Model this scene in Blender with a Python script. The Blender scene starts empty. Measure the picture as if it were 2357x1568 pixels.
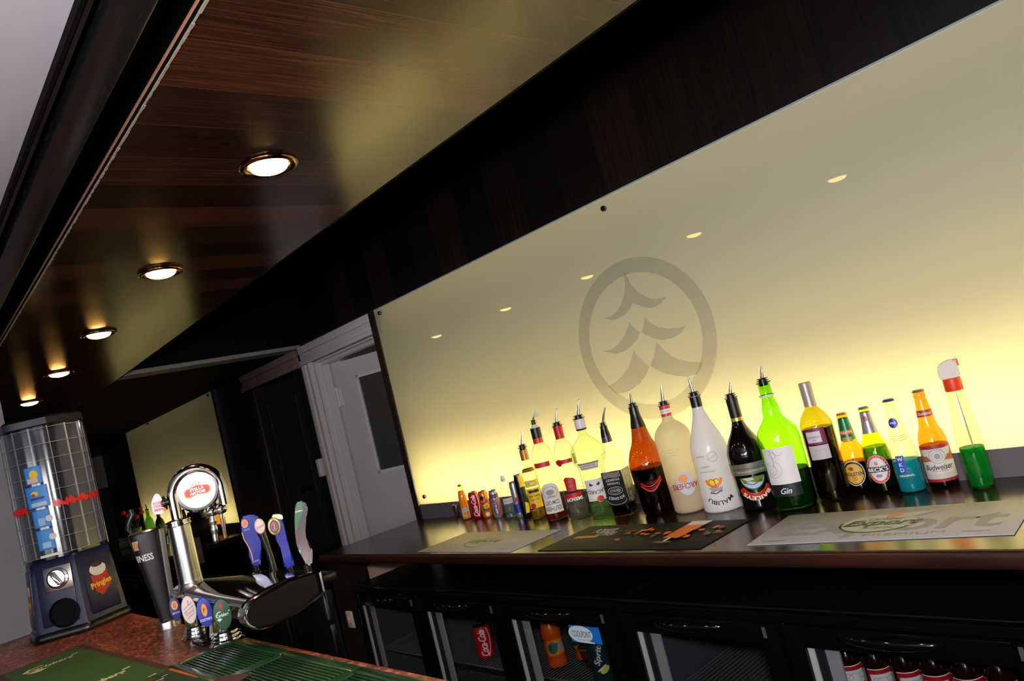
import bpy, bmesh, math, random
from mathutils import Vector, Matrix, geometry
random.seed(7)
col = bpy.context.scene.collection
sc = bpy.context.scene
PI = math.pi
H = 1.5                      # eye height
# ------------------------------------------------------------------ camera
FPX, CX, CY = 1719.25, 1178.5, 784.0
YAW, PIT, ROL = 0.8385422, 0.07207713, -0.2482090
fw = Vector((-math.sin(YAW)*math.cos(PIT), math.cos(YAW)*math.cos(PIT), math.sin(PIT)))
r0 = Vector((math.cos(YAW), math.sin(YAW), 0)); u0 = r0.cross(fw)
RT = math.cos(ROL)*r0 + math.sin(ROL)*u0
UP = -math.sin(ROL)*r0 + math.cos(ROL)*u0
CAM = Vector((0, 0, H))
cd = bpy.data.cameras.new('camera'); cam = bpy.data.objects.new('camera', cd); col.objects.link(cam)
cam.matrix_world = Matrix(((RT.x, UP.x, -fw.x, 0), (RT.y, UP.y, -fw.y, 0), (RT.z, UP.z, -fw.z, H), (0, 0, 0, 1)))
cd.sensor_width = 36; cd.sensor_fit = 'HORIZONTAL'; cd.lens = 36*FPX/2357; cd.clip_start = .02
sc.camera = cam
def ray(x, y): return RT*((x-CX)/FPX) - UP*((y-CY)/FPX) + fw
def onz(x, y, z): d = ray(x, y); return CAM + d*((z-H)/d.z)
def ony(x, y, Y): d = ray(x, y); return CAM + d*(Y/d.y)
def onx(x, y, X): d = ray(x, y); return CAM + d*(X/d.x)

# ------------------------------------------------------------------ materials
_mc = {}
def lin(c):
    return tuple(((v/255)/12.92 if v/255 <= .04045 else ((v/255+.055)/1.055)**2.4) for v in c)
def newmat(name):
    m = bpy.data.materials.new(name); m.use_nodes = True; nt = m.node_tree
    return m, nt, nt.nodes['Principled BSDF'], nt.nodes['Material Output']
def P(rgb, rough=.5, metal=0, name=None, noise=0, coat=0, spec=.5, bump=0, emit=0, nscale=40):
    k = (rgb, rough, metal, noise, coat, spec, bump, emit, nscale)
    if k in _mc: return _mc[k]
    m, nt, b, o = newmat(name or 'surface')
    c = (*lin(rgb), 1)
    b.inputs['Base Color'].default_value = c; b.inputs['Roughness'].default_value = rough
    b.inputs['Metallic'].default_value = metal; b.inputs['Coat Weight'].default_value = coat
    b.inputs['Specular IOR Level'].default_value = spec
    if emit:
        b.inputs['Emission Color'].default_value = c; b.inputs['Emission Strength'].default_value = emit
    if noise or bump:
        tc = nt.nodes.new('ShaderNodeTexCoord'); n = nt.nodes.new('ShaderNodeTexNoise')
        n.inputs['Scale'].default_value = nscale; n.inputs['Detail'].default_value = 5
        nt.links.new(tc.outputs['Object'], n.inputs['Vector'])
        if noise:
            mx = nt.nodes.new('ShaderNodeMix'); mx.data_type = 'RGBA'
            mx.inputs[6].default_value = tuple(v*(1-noise) for v in c[:3])+(1,)
            mx.inputs[7].default_value = tuple(min(1, v*(1+noise)) for v in c[:3])+(1,)
            nt.links.new(n.outputs['Fac'], mx.inputs[0]); nt.links.new(mx.outputs[2], b.inputs['Base Color'])
        if bump:
            bp = nt.nodes.new('ShaderNodeBump'); bp.inputs['Strength'].default_value = bump; bp.inputs['Distance'].default_value = .003
            nt.links.new(n.outputs['Fac'], bp.inputs['Height']); nt.links.new(bp.outputs['Normal'], b.inputs['Normal'])
    _mc[k] = m
    return m
def glass(rgb, edge=.45, gloss=1.0, rough=.03, name='glass', dens=1.0):
    """thin tinted glass: transparency darkening towards the rim, with a fresnel gloss"""
    k = ('g', rgb, edge, gloss, rough, dens)
    if k in _mc: return _mc[k]
    m, nt, b, o = newmat(name); nt.nodes.remove(b); dens = dens*(.5 if max(rgb)-min(rgb) > 60 else .6)
    lw = nt.nodes.new('ShaderNodeLayerWeight'); lw.inputs['Blend'].default_value = .35
    f5 = nt.nodes.new('ShaderNodeMath'); f5.operation = 'POWER'; f5.inputs[1].default_value = 5
    lf_ = nt.nodes.new('ShaderNodeLayerWeight'); lf_.inputs['Blend'].default_value = .5; nt.links.new(lf_.outputs['Facing'], f5.inputs[0])
    fr = nt.nodes.new('ShaderNodeMath'); fr.operation = 'MULTIPLY_ADD'; fr.inputs[1].default_value = .6; fr.inputs[2].default_value = .045; nt.links.new(f5.outputs[0], fr.inputs[0])
    c = [v**dens for v in lin(rgb)]
    mx = nt.nodes.new('ShaderNodeMix'); mx.data_type = 'RGBA'
    mx.inputs[6].default_value = (*c, 1); mx.inputs[7].default_value = tuple((v**1.6)*edge for v in c)+(1,)
    pw = nt.nodes.new('ShaderNodeMath'); pw.operation = 'POWER'; pw.inputs[1].default_value = 3.2
    nt.links.new(lw.outputs['Facing'], pw.inputs[0]); nt.links.new(pw.outputs[0], mx.inputs[0])
    t = nt.nodes.new('ShaderNodeBsdfTransparent'); g = nt.nodes.new('ShaderNodeBsdfGlossy'); g.inputs['Roughness'].default_value = rough
    nt.links.new(mx.outputs[2], t.inputs['Color'])
    ml = nt.nodes.new('ShaderNodeMath'); ml.operation = 'MULTIPLY'; ml.inputs[1].default_value = gloss
    nt.links.new(fr.outputs[0], ml.inputs[0])
    ms = nt.nodes.new('ShaderNodeMixShader'); nt.links.new(ml.outputs[0], ms.inputs[0])
    nt.links.new(t.outputs[0], ms.inputs[1]); nt.links.new(g.outputs[0], ms.inputs[2]); nt.links.new(ms.outputs[0], o.inputs['Surface'])
    _mc[k] = m
    return m
def frosted(rgb, trans, rough=.35, name='frosted_glass', see=0.0):
    """diffuse + translucent, with a coat"""
    m, nt, b, o = newmat(name)
    c = (*lin(rgb), 1)
    b.inputs['Base Color'].default_value = c; b.inputs['Roughness'].default_value = rough
    t = nt.nodes.new('ShaderNodeBsdfTranslucent'); t.inputs['Color'].default_value = c
    ms = nt.nodes.new('ShaderNodeMixShader'); ms.inputs[0].default_value = trans
    nt.links.new(b.outputs[0], ms.inputs[1]); nt.links.new(t.outputs[0], ms.inputs[2]); last = ms
    if see:
        tr = nt.nodes.new('ShaderNodeBsdfTransparent'); tr.inputs['Color'].default_value = c
        m2 = nt.nodes.new('ShaderNodeMixShader'); m2.inputs[0].default_value = see
        nt.links.new(ms.outputs[0], m2.inputs[1]); nt.links.new(tr.outputs[0], m2.inputs[2]); last = m2
    nt.links.new(last.outputs[0], o.inputs['Surface'])
    return m
def emit(rgb, s, name='lit'):
    m, nt, b, o = newmat(name); nt.nodes.remove(b)
    e = nt.nodes.new('ShaderNodeEmission'); e.inputs[0].default_value = (*lin(rgb), 1); e.inputs[1].default_value = s
    nt.links.new(e.outputs[0], o.inputs['Surface']); return m
def wood(name, width, cross, along, c1, c2, c3, rough=.35, seam=.02, gs=1.0, spec=.5, offset=0.0, line=(6, 5, 4), cf=105, af=2.2, bump=.12, rnd=.5):
    """boards: CROSS axis counts the boards, ALONG axis carries the grain"""
    m, nt, b, o = newmat(name); L = nt.links.new; N = nt.nodes.new
    tc = N('ShaderNodeTexCoord'); sp = N('ShaderNodeSeparateXYZ'); L(tc.outputs['Object'], sp.inputs[0])
    ax = {'X': 0, 'Y': 1, 'Z': 2}
    def math_(op, a, bv):
        n = N('ShaderNodeMath'); n.operation = op
        if isinstance(a, (int, float)): n.inputs[0].default_value = a
        else: L(a, n.inputs[0])
        if isinstance(bv, (int, float)): n.inputs[1].default_value = bv
        elif bv is not None: L(bv, n.inputs[1])
        return n.outputs[0]
    q = math_('DIVIDE', math_('ADD', sp.outputs[ax[cross]], offset), width)
    fl = math_('FLOOR', q, None); fr = math_('FRACT', q, None)
    wn = N('ShaderNodeTexWhiteNoise'); wn.noise_dimensions = '1D'; L(fl, wn.inputs['W'])
    cb = N('ShaderNodeCombineXYZ')
    L(math_('MULTIPLY', sp.outputs[ax[cross]], cf*gs), cb.inputs[0]); L(math_('MULTIPLY', sp.outputs[ax[along]], af*gs), cb.inputs[1])
    L(math_('MULTIPLY', wn.outputs['Value'], 57), cb.inputs[2])
    n1 = N('ShaderNodeTexNoise'); n1.inputs['Scale'].default_value = 1.2; n1.inputs['Detail'].default_value = 8; n1.inputs['Roughness'].default_value = .65
    n1.inputs['Distortion'].default_value = .25
    L(cb.outputs[0], n1.inputs['Vector'])
    rp = N('ShaderNodeValToRGB'); e = rp.color_ramp.elements
    e[0].position = .2; e[0].color = (*lin(c1), 1); e[1].position = .85; e[1].color = (*lin(c3), 1)
    e2 = rp.color_ramp.elements.new(.52); e2.color = (*lin(c2), 1)
    v = math_('ADD', n1.outputs['Fac'], math_('MULTIPLY', math_('SUBTRACT', wn.outputs['Value'], .5), rnd)); L(v, rp.inputs[0])
    sm = math_('LESS_THAN', fr, seam)
    mx = N('ShaderNodeMix'); mx.data_type = 'RGBA'; L(math_('MULTIPLY', sm, .75), mx.inputs[0]); L(rp.outputs[0], mx.inputs[6]); mx.inputs[7].default_value = (*lin(line), 1)
    L(mx.outputs[2], b.inputs['Base Color'])
    b.inputs['Roughness'].default_value = rough; b.inputs['Specular IOR Level'].default_value = spec
    bp = N('ShaderNodeBump'); bp.inputs['Strength'].default_value = bump; bp.inputs['Distance'].default_value = .002
    L(n1.outputs['Fac'], bp.inputs['Height']); L(bp.outputs[0], b.inputs['Normal'])
    return m
BLACK = P((9, 8, 9), .35, name='black_laminate')
MATT = P((6, 5, 6), .8, name='matt_black', spec=.08)
GLOSSB = P((8, 8, 9), .12, name='gloss_black')
PLAST = P((14, 14, 16), .3, name='black_plastic')
CHROME = P((225, 224, 222), .09, 1, name='chrome', noise=.03)
STEEL = P((205, 203, 198), .24, 1, name='brushed_steel', noise=.08, nscale=90)
WHITE = P((238, 238, 236), .45, name='white_print')
CREAM = P((240, 234, 215), .5, name='cream_print')
RED = P((190, 22, 24), .4, name='red_print')
GREYP = P((150, 148, 148), .5, name='grey_print')
INK = P((20, 18, 20), .5, name='black_ink')
GOLD = P((196, 158, 70), .35, .6, name='gold_foil')
BLUE = P((26, 48, 160), .4, name='blue_print')
GREEN = P((18, 96, 52), .4, name='green_print')
ORANGE = P((238, 122, 22), .45, name='orange_print')
YELLOW = P((245, 205, 40), .45, name='yellow_print')

# ------------------------------------------------------------------ mesh helpers
def tag(o, label=None, cat=None, group=None, kind=None):
    if label: o['label'] = label
    if cat: o['category'] = cat
    if group: o['group'] = group
    if kind: o['kind'] = kind
    return o
def empty(name, loc=(0, 0, 0), rz=0, label=None, cat=None, group=None):
    o = bpy.data.objects.new(name, None); col.objects.link(o); o.location = loc; o.rotation_euler.z = rz
    o.empty_display_size = .02
    return tag(o, label, cat, group)
def mk(name, bm, mats, parent=None, smooth=True, loc=None, rz=0, ang=.6):
    me = bpy.data.meshes.new(name); bmesh.ops.recalc_face_normals(bm, faces=bm.faces[:]); bm.to_mesh(me); bm.free()
    for m in (mats if isinstance(mats, (list, tuple)) else [mats]): me.materials.append(m)
    if smooth:
        me.shade_smooth(); me.set_sharp_from_angle(angle=ang)
    o = bpy.data.objects.new(name, me); col.objects.link(o)
    if parent: o.parent = parent
    if loc is not None: o.location = loc
    o.rotation_euler.z = rz
    return o
def box(bm, x0, x1, y0, y1, z0, z1, mi=0, bev=0):
    t = bmesh.new(); vs = [t.verts.new((x, y, z)) for z in (z0, z1) for y in (y0, y1) for x in (x0, x1)]
    for f in ((0, 2, 3, 1), (4, 5, 7, 6), (0, 1, 5, 4), (2, 6, 7, 3), (0, 4, 6, 2), (1, 3, 7, 5)):
        t.faces.new([vs[i] for i in f]).material_index = mi
    if bev: bmesh.ops.bevel(t, geom=t.edges[:], offset=bev, segments=2, affect='EDGES', profile=.5)
    for f in t.faces: f.material_index = mi
    join(bm, t); return bm
def join(bm, t, M=None):
    if M is not None: bmesh.ops.transform(t, matrix=M, verts=t.verts[:])
    mp = {v: bm.verts.new(v.co) for v in t.verts}
    for f in t.faces:
        try:
            n = bm.faces.new([mp[v] for v in f.verts]); n.material_index = f.material_index; n.smooth = f.smooth
        except ValueError: pass
    t.free()
def quad(bm, pts, mi=0):
    f = bm.faces.new([bm.verts.new(p) for p in pts]); f.material_index = mi; return f
def lathe(bm, prof, seg=40, mi=0, M=None, sq=0, caps=True):
    """revolve [(r,z)...]; sq>0 squares the section"""
    t = bmesh.new(); rings = []
    for r, z in prof:
        ring = []
        for i in range(seg):
            a = 2*PI*i/seg + PI/seg
            c, s = math.cos(a), math.sin(a)
            k = 1
            s_ = sq(z) if callable(sq) else sq
            if s_:
                n = 2+s_*6; k = (abs(c)**n+abs(s)**n)**(-1/n)
            ring.append(t.verts.new((r*k*c, r*k*s, z)))
        rings.append(ring)
    for a, b in zip(rings, rings[1:]):
        for i in range(seg):
            t.faces.new((a[i], a[(i+1) % seg], b[(i+1) % seg], b[i]))
    if caps:
        if prof[0][0] > 1e-4: t.faces.new(rings[0][::-1])
        if prof[-1][0] > 1e-4: t.faces.new(rings[-1])
    for f in t.faces: f.material_index = mi
    join(bm, t, M); return bm
def tube(bm, pts, rad, seg=12, mi=0, closed=False):
    """sweep; rad scalar or list"""
    pts = [Vector(p) for p in pts]; n = len(pts)
    rs = rad if isinstance(rad, (list, tuple)) else [rad]*n
    t = bmesh.new(); rings = []; prev = None
    for i, p in enumerate(pts):
        d = (pts[min(i+1, n-1)]-pts[max(i-1, 0)]).normalized() if not closed else (pts[(i+1) % n]-pts[i-1]).normalized()
        if prev is None:
            a = d.orthogonal().normalized()
        else:
            a = (prev - d*prev.dot(d)).normalized()
        prev = a; b = d.cross(a)
        rings.append([t.verts.new(p+(a*math.cos(2*PI*k/seg)+b*math.sin(2*PI*k/seg))*rs[i]) for k in range(seg)])
    pr = list(zip(rings, rings[1:]))
    if closed: pr.append((rings[-1], rings[0]))
    for a, b in pr:
        for i in range(seg): t.faces.new((a[i], a[(i+1) % seg], b[(i+1) % seg], b[i]))
    if not closed:
        t.faces.new(rings[0][::-1]); t.faces.new(rings[-1])
    for f in t.faces: f.material_index = mi
    join(bm, t); return bm
def smoothprof(pts, n=5):
    out = []
    P_ = [pts[0]]+list(pts)+[pts[-1]]
    for i in range(1, len(P_)-2):
        for k in range(n):
            t = k/n
            q = []
            for j in (0, 1):
                p0, p1, p2, p3 = (P_[i-1][j], P_[i][j], P_[i+1][j], P_[i+2][j])
                q.append(.5*((2*p1)+(-p0+p2)*t+(2*p0-5*p1+4*p2-p3)*t*t+(-p0+3*p1-3*p2+p3)*t**3))
            out.append(tuple(q))
    out.append(tuple(pts[-1])); return out

# ------------------------------------------------------------------ flat artwork (labels, prints, lettering)
_tc = {}
def textmesh(s, bold=0, shear=0, space=1.0):
    k = (s, bold, shear, space)
    if k in _tc: return _tc[k]
    cu = bpy.data.curves.new('t', 'FONT'); cu.body = s; cu.size = 1; cu.align_x = 'CENTER'; cu.align_y = 'CENTER'
    cu.offset = bold; cu.shear = shear; cu.space_character = space; cu.resolution_u = 3
    o = bpy.data.objects.new('t', cu); me = o.to_mesh()
    vs = [(v.co.x, v.co.y) for v in me.vertices]; fs = [tuple(p.vertices) for p in me.polygons]
    xs = [v[0] for v in vs] or [0]; ys = [v[1] for v in vs] or [0]
    cx, cy = (min(xs)+max(xs))/2, (min(ys)+max(ys))/2
    vs = [(x-cx, y-cy) for x, y in vs]; w = max(xs)-min(xs); h = max(ys)-min(ys)
    o.to_mesh_clear(); bpy.data.objects.remove(o); bpy.data.curves.remove(cu)
    _tc[k] = (vs, fs, w, h); return _tc[k]
class Art:
    def __init__(s, flip=False): s.items = []; s.mats = []; s.flip = flip
    def mi(s, m):
        if m not in s.mats: s.mats.append(m)
        return s.mats.index(m)
    def add(s, vs, fs, m):
        if s.flip: vs = [(-x, -y) for x, y in vs]
        s.items.append((vs, fs, s.mi(m))); return s
    def poly(s, pts, m):
        tri = geometry.tessellate_polygon([[Vector((x, y, 0)) for x, y in pts]])
        return s.add(list(pts), [tuple(t) for t in tri], m)
    def rect(s, x0, y0, x1, y1, m, rot=0):
        pts = [(x0, y0), (x1, y0), (x1, y1), (x0, y1)]
        if rot:
            cx, cy = (x0+x1)/2, (y0+y1)/2; c, q = math.cos(rot), math.sin(rot)
            pts = [(cx+(x-cx)*c-(y-cy)*q, cy+(x-cx)*q+(y-cy)*c) for x, y in pts]
        return s.add(pts, [(0, 1, 2, 3)], m)
    def ell(s, cx, cy, rx, ry, m, n=32, a0=0, a1=2*PI, rot=0):
        pts = []
        for i in range(n + (0 if a1-a0 > 6.28 else 1)):
            a = a0+(a1-a0)*i/n; x, y = rx*math.cos(a), ry*math.sin(a)
            pts.append((cx+x*math.cos(rot)-y*math.sin(rot), cy+x*math.sin(rot)+y*math.cos(rot)))
        return s.poly(pts, m)
    def ring(s, cx, cy, rx, ry, w, m, n=40, a0=0, a1=2*PI, rot=0):
        vs = []; fs = []
        for i in range(n+1):
            a = a0+(a1-a0)*i/n
            for k in (0, w):
                x, y = (rx-k)*math.cos(a), (ry-k)*math.sin(a)
                vs.append((cx+x*math.cos(rot)-y*math.sin(rot), cy+x*math.sin(rot)+y*math.cos(rot)))
            if i: fs.append((2*i-2, 2*i-1, 2*i+1, 2*i))
        return s.add(vs, fs, m)
    def line(s, pts, w, m):
        vs = []; fs = []
        for i, p in enumerate(pts):
            a = Vector(pts[max(i-1, 0)]); b = Vector(pts[min(i+1, len(pts)-1)]); d = (b-a).normalized(); n = Vector((-d.y, d.x))*w/2
            ww = w if not isinstance(w, list) else w[i]
            vs += [(p[0]+n.x, p[1]+n.y), (p[0]-n.x, p[1]-n.y)]
            if i: fs.append((2*i-2, 2*i-1, 2*i+1, 2*i))
        return s.add(vs, fs, m)
    def text(s, t, x, y, h, m, w=None, rot=0, bold=.0, shear=0, space=1.0, arc=None):
        vs, fs, tw, th = textmesh(t, bold, shear, space)
        if not vs: return s
        k = h/(th or 1); kx = (w/tw) if w else k
        out = []
        for px, py in vs:
            px, py = px*kx, py*k
            if arc:      # arc = signed radius; + : letters bend over the top of a circle
                a = px/arc; rr = arc+py; px, py = rr*math.sin(a), rr*math.cos(a)-arc
            out.append((x+px*math.cos(rot)-py*math.sin(rot), y+px*math.sin(rot)+py*math.cos(rot)))
        return s.add(out, fs, m)
    def build(s, name, mapper, parent=None, maxlen=.01, dl=.00012, smooth=False):
        bm = bmesh.new()
        for k, (vs, fs, mi) in enumerate(s.items):
            t = bmesh.new(); bv = [t.verts.new((x, y, 0)) for x, y in vs]
            for f in fs:
                try: t.faces.new([bv[i] for i in f]).material_index = mi
                except ValueError: pass
            if maxlen:
                bmesh.ops.triangulate(t, faces=t.faces[:])
                for _ in range(5):
                    le = [e for e in t.edges if e.calc_length() > maxlen]
                    if not le: break
                    bmesh.ops.subdivide_edges(t, edges=le, cuts=1)
                    bmesh.ops.triangulate(t, faces=[f for f in t.faces if len(f.verts) > 3])
            for v in t.verts: v.co = mapper(v.co.x, v.co.y, k*dl)
            join(bm, t)
        return mk(name, bm, s.mats, parent, smooth=smooth)
def flat(o, ex, ey, lift=.0006):
    """mapper on a plane: origin, unit vectors"""
    o, ex, ey = Vector(o), Vector(ex), Vector(ey); n = ex.cross(ey).normalized()
    return lambda u, v, k: o+ex*u+ey*v+n*(lift+k)

# ================================================================== THE ROOM
D = 1.928                      # plane of the back wall
WALLW = wood('dark_wall_boards', .19, 'X', 'Z', (9, 7, 7), (19, 14, 13), (36, 25, 20), .45, .015, spec=.25)
CANW = wood('canopy_boards', .128, 'X', 'Y', (18, 11, 9), (46, 26, 18), (92, 50, 32), .18, .014, 1.0, spec=.38, offset=.006, line=(84, 58, 44), cf=210, af=5, bump=.05, rnd=.36)
def setting(name, bm, m, **k):
    o = mk(name, bm, m, smooth=False, **k); o['kind'] = 'structure'; return o
b = bmesh.new(); box(b, -9.2, 3, -4.2, 4.2, -.1, 0); setting('floor', b, P((38, 30, 26), .5, name='floor_vinyl', noise=.3))
b = bmesh.new(); box(b, -9.2, 3, 1.05, 4.2, 2.9, 3.0); setting('ceiling_recess', b, MATT)
# back wall boards with openings for the two lit panels, and two doorways
DX0, DX1 = -3.78, -3.0          # white doorway
KX0, KX1 = -4.62, -4.02          # dark doorway
b = bmesh.new()
def wallbox(x0, x1, z0, z1): box(b, x0, x1, D, D+.16, z0, z1)
wallbox(-8.9, 3, H+.562, 2.9)
wallbox(-3.0, 3, 0, H-.39); wallbox(.9, 3, H-.39, H+.562)
wallbox(-3.09, -3.045, H-.39, H+.562) if False else None
wallbox(KX1, DX0, 0, H+.562); wallbox(-5.30, KX0, 0, H+.562)
wallbox(-8.9, -5.30, 0, H-.39); wallbox(-8.9, -7.8, H-.39, H+.562)
wallbox(KX0, DX1, H+.45, H+.562)
box(b, KX0, KX1, D+.06, D+.16, 0, H+.45)
setting('wall_back', b, WALLW)
b = bmesh.new(); box(b, -9.2, -9.0, -4.2, 4.2, 0, 2.9); setting('wall_left', b, P((44, 40, 38), .7, name='dark_plaster', noise=.1))
b = bmesh.new(); box(b, 2.6, 2.8, -4.2, 1.9, 0, 2.9); setting('wall_right', b, P((70, 62, 56), .7, name='brown_plaster', noise=.1))
# pub side wall: window reflected in the panel, plus lit ones added for light
b = bmesh.new(); FY = -4.0
wins = [(-8.6, -7.65, 1.15, 2.0), (-.9, .6, 1.15, 2.0), (.9, 2.4, 1.15, 2.0)]
box(b, -9, 2.6, FY-.2, FY, 0, 1.15); box(b, -9, 2.6, FY-.2, FY, 2.0, 2.9)
xs = [-9]+[v for w in wins for v in w[:2]]+[2.6]
for i in range(0, len(xs), 2): box(b, xs[i], xs[i+1], FY-.2, FY, 1.15, 2.0)
setting('wall_front', b, P((120, 108, 92), .7, name='pub_plaster', noise=.1))
SKYM = emit((225, 235, 255), 2.6, 'daylight_pane')
for i, (x0, x1, z0, z1) in enumerate(wins):
    r = empty('window_%d' % (i+1)); r['kind'] = 'structure'
    f = bmesh.new()
    for a in (x0, (x0+x1)/2-.02, x1-.04): box(f, a, a+.04, FY-.12, FY-.06, z0, z1)
    for a in (z0, z0+.55, z1-.04): box(f, x0, x1, FY-.12, FY-.06, a, a+.04)
    mk('window_frame', f, P((215, 212, 205), .5), r, False)
    f = bmesh.new(); quad(f, [(x0, FY-.1, z0), (x1, FY-.1, z0), (x1, FY-.1, z1), (x0, FY-.1, z1)]); mk('pane', f, SKYM, r, False)
# canopy of dark boards over the bar, with downlights
CZ = H+.552; CY0, CY1 = .386, .996
b = bmesh.new(); box(b, -8.9, 1.6, CY0, CY1, CZ, CZ+.018); setting('ceiling', b, CANW)
b = bmesh.new(); box(b, -8.9, 1.6, CY0-.002, CY0-.0005, CZ+.011, CZ+.0135, 1); box(b, -8.9, 1.6, CY0-.002, CY0-.0005, CZ+.0075, CZ+.011, 0)
box(b, -8.9, 1.6, CY0-.0015, CY0-.0003, CZ+.001, CZ+.0074, 3); box(b, -8.9, 1.6, CY0-.0015, CY0-.0003, CZ+.0137, CZ+.018, 3)
def rag():   # ragged raw laminate lip
    for i in range(620):
        x = -6+i*.012; w = random.uniform(.0014, .0030)
        box(b, x, x+.0122, CY0-w*.3, CY0+w, CZ-random.uniform(.001, .002), CZ+.001, 2)
rag()
setting('trim_1', b, [P((190, 128, 96), .7), P((150, 120, 105), .7), P((150, 143, 126), .8, noise=.4, nscale=200), MATT])
b = bmesh.new(); box(b, -8.9, 1.6, CY1, CY1+.012, CZ+.002, 2.9); box(b, -8.9, 1.6, CY0+.08, CY1, CZ+.02, CZ+.04); setting('trim_2', b, MATT)
# dropped black bulkhead beyond the doors, with its pale lower edge
XB = -3.895
b = bmesh.new(); box(b, -8.9, XB, CY1+.012, D, CZ+.006, 2.9); setting('trim_3', b, MATT)
b = bmesh.new(); box(b, XB, XB+.006, CY1+.012, D-.001, CZ, CZ+.02, 0); box(b, XB-.13, XB, CY1+.012, D-.002, CZ, CZ+.005, 0)
setting('trim_4', b, P((120, 116, 112), .6, noise=.15))
# pub side ceiling, shutter channel and rail
b = bmesh.new(); box(b, -9, 2.6, -4, .252, CZ, CZ+.1); setting('ceiling_hall', b, P((174, 178, 186), .55, name='grey_white_paint', noise=.07, nscale=6))
b = bmesh.new(); box(b, -9, 2.6, .252, CY0+.1, CZ+.05, CZ+.1); box(b, -9, 2.6, .2525, .258, CZ-.012, CZ+.05); setting('trim_5', b, MATT)
# end pillar on the bar
b = bmesh.new(); box(b, -3.75, -3.30, -.35, .425, 0, CZ-.003)
setting('wall_pillar', b, P((128, 126, 130), .55, name='grey_pillar_paint', noise=.12, nscale=5))
def scuff():
    m, nt, b_, o = newmat('scuffed_black_rail'); L = nt.links.new; N = nt.nodes.new
    tc = N('ShaderNodeTexCoord'); mp = N('ShaderNodeMapping'); mp.inputs['Scale'].default_value = (7, 60, 60)
    n = N('ShaderNodeTexNoise'); n.inputs['Scale'].default_value = 2; n.inputs['Detail'].default_value = 8; n.inputs['Roughness'].default_value = .8
    L(tc.outputs['Object'], mp.inputs[0]); L(mp.outputs[0], n.inputs[0])
    rp = N('ShaderNodeValToRGB'); rp.color_ramp.elements[0].position = .60; rp.color_ramp.elements[0].color = (.006, .006, .006, 1)
    rp.color_ramp.elements[1].position = .78; rp.color_ramp.elements[1].color = (.11, .10, .09, 1)
    L(n.outputs[0], rp.inputs[0]); L(rp.outputs[0], b_.inputs['Base Color']); b_.inputs['Roughness'].default_value = .3
    return m
t = empty('shutter_rail', (0, 0, 0), 0, 'scuffed glossy black shutter rail running beside the boarded canopy', 'rail')
b = bmesh.new(); box(b, -8.8, 1.5, .281, .330, CZ-.012, CZ+.05, 0, .004); mk('guide', b, scuff(), t)
b = bmesh.new(); box(b, -8.8, 1.5, .262, .268, CZ-.006, CZ+.05); mk('slot_lip', b, P((16, 14, 13), .4), t, False)

# ------------------------------------------------------------------ lit panels
def panel_material(name):
    m, nt, b_, o = newmat(name); L = nt.links.new; N = nt.nodes.new
    b_.inputs['Base Color'].default_value = (.48, .50, .48, 1); b_.inputs['Roughness'].default_value = .6; b_.inputs['Specular IOR Level'].default_value = 0
    b_.inputs['Coat Weight'].default_value = 1; b_.inputs['Coat Roughness'].default_value = .012
    t = N('ShaderNodeBsdfTranslucent'); t.inputs[0].default_value = (.95, .93, .86, 1)
    ad = N('ShaderNodeMixShader'); ad.inputs[0].default_value = .5
    L(b_.outputs[0], ad.inputs[1]); L(t.outputs[0], ad.inputs[2]); L(ad.outputs[0], o.inputs['Surface'])
    return m
PANM = panel_material('frosted_panel_glass')
def vinyl():
    m, nt, b_, o = newmat('frosted_grey_vinyl'); L = nt.links.new
    b_.inputs['Base Color'].default_value = (.36, .35, .33, 1); b_.inputs['Roughness'].default_value = .55
    b_.inputs['Coat Weight'].default_value = 1; b_.inputs['Coat Roughness'].default_value = .012; b_.inputs['Specular IOR Level'].default_value = 0
    t = nt.nodes.new('ShaderNodeBsdfTransparent'); t.inputs[0].default_value = (.93, .93, .93, 1)
    ms = nt.nodes.new('ShaderNodeMixShader'); ms.inputs[0].default_value = .64
    L(b_.outputs[0], ms.inputs[1]); L(t.outputs[0], ms.inputs[2]); L(ms.outputs[0], o.inputs['Surface']); return m
VIN = vinyl()
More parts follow.
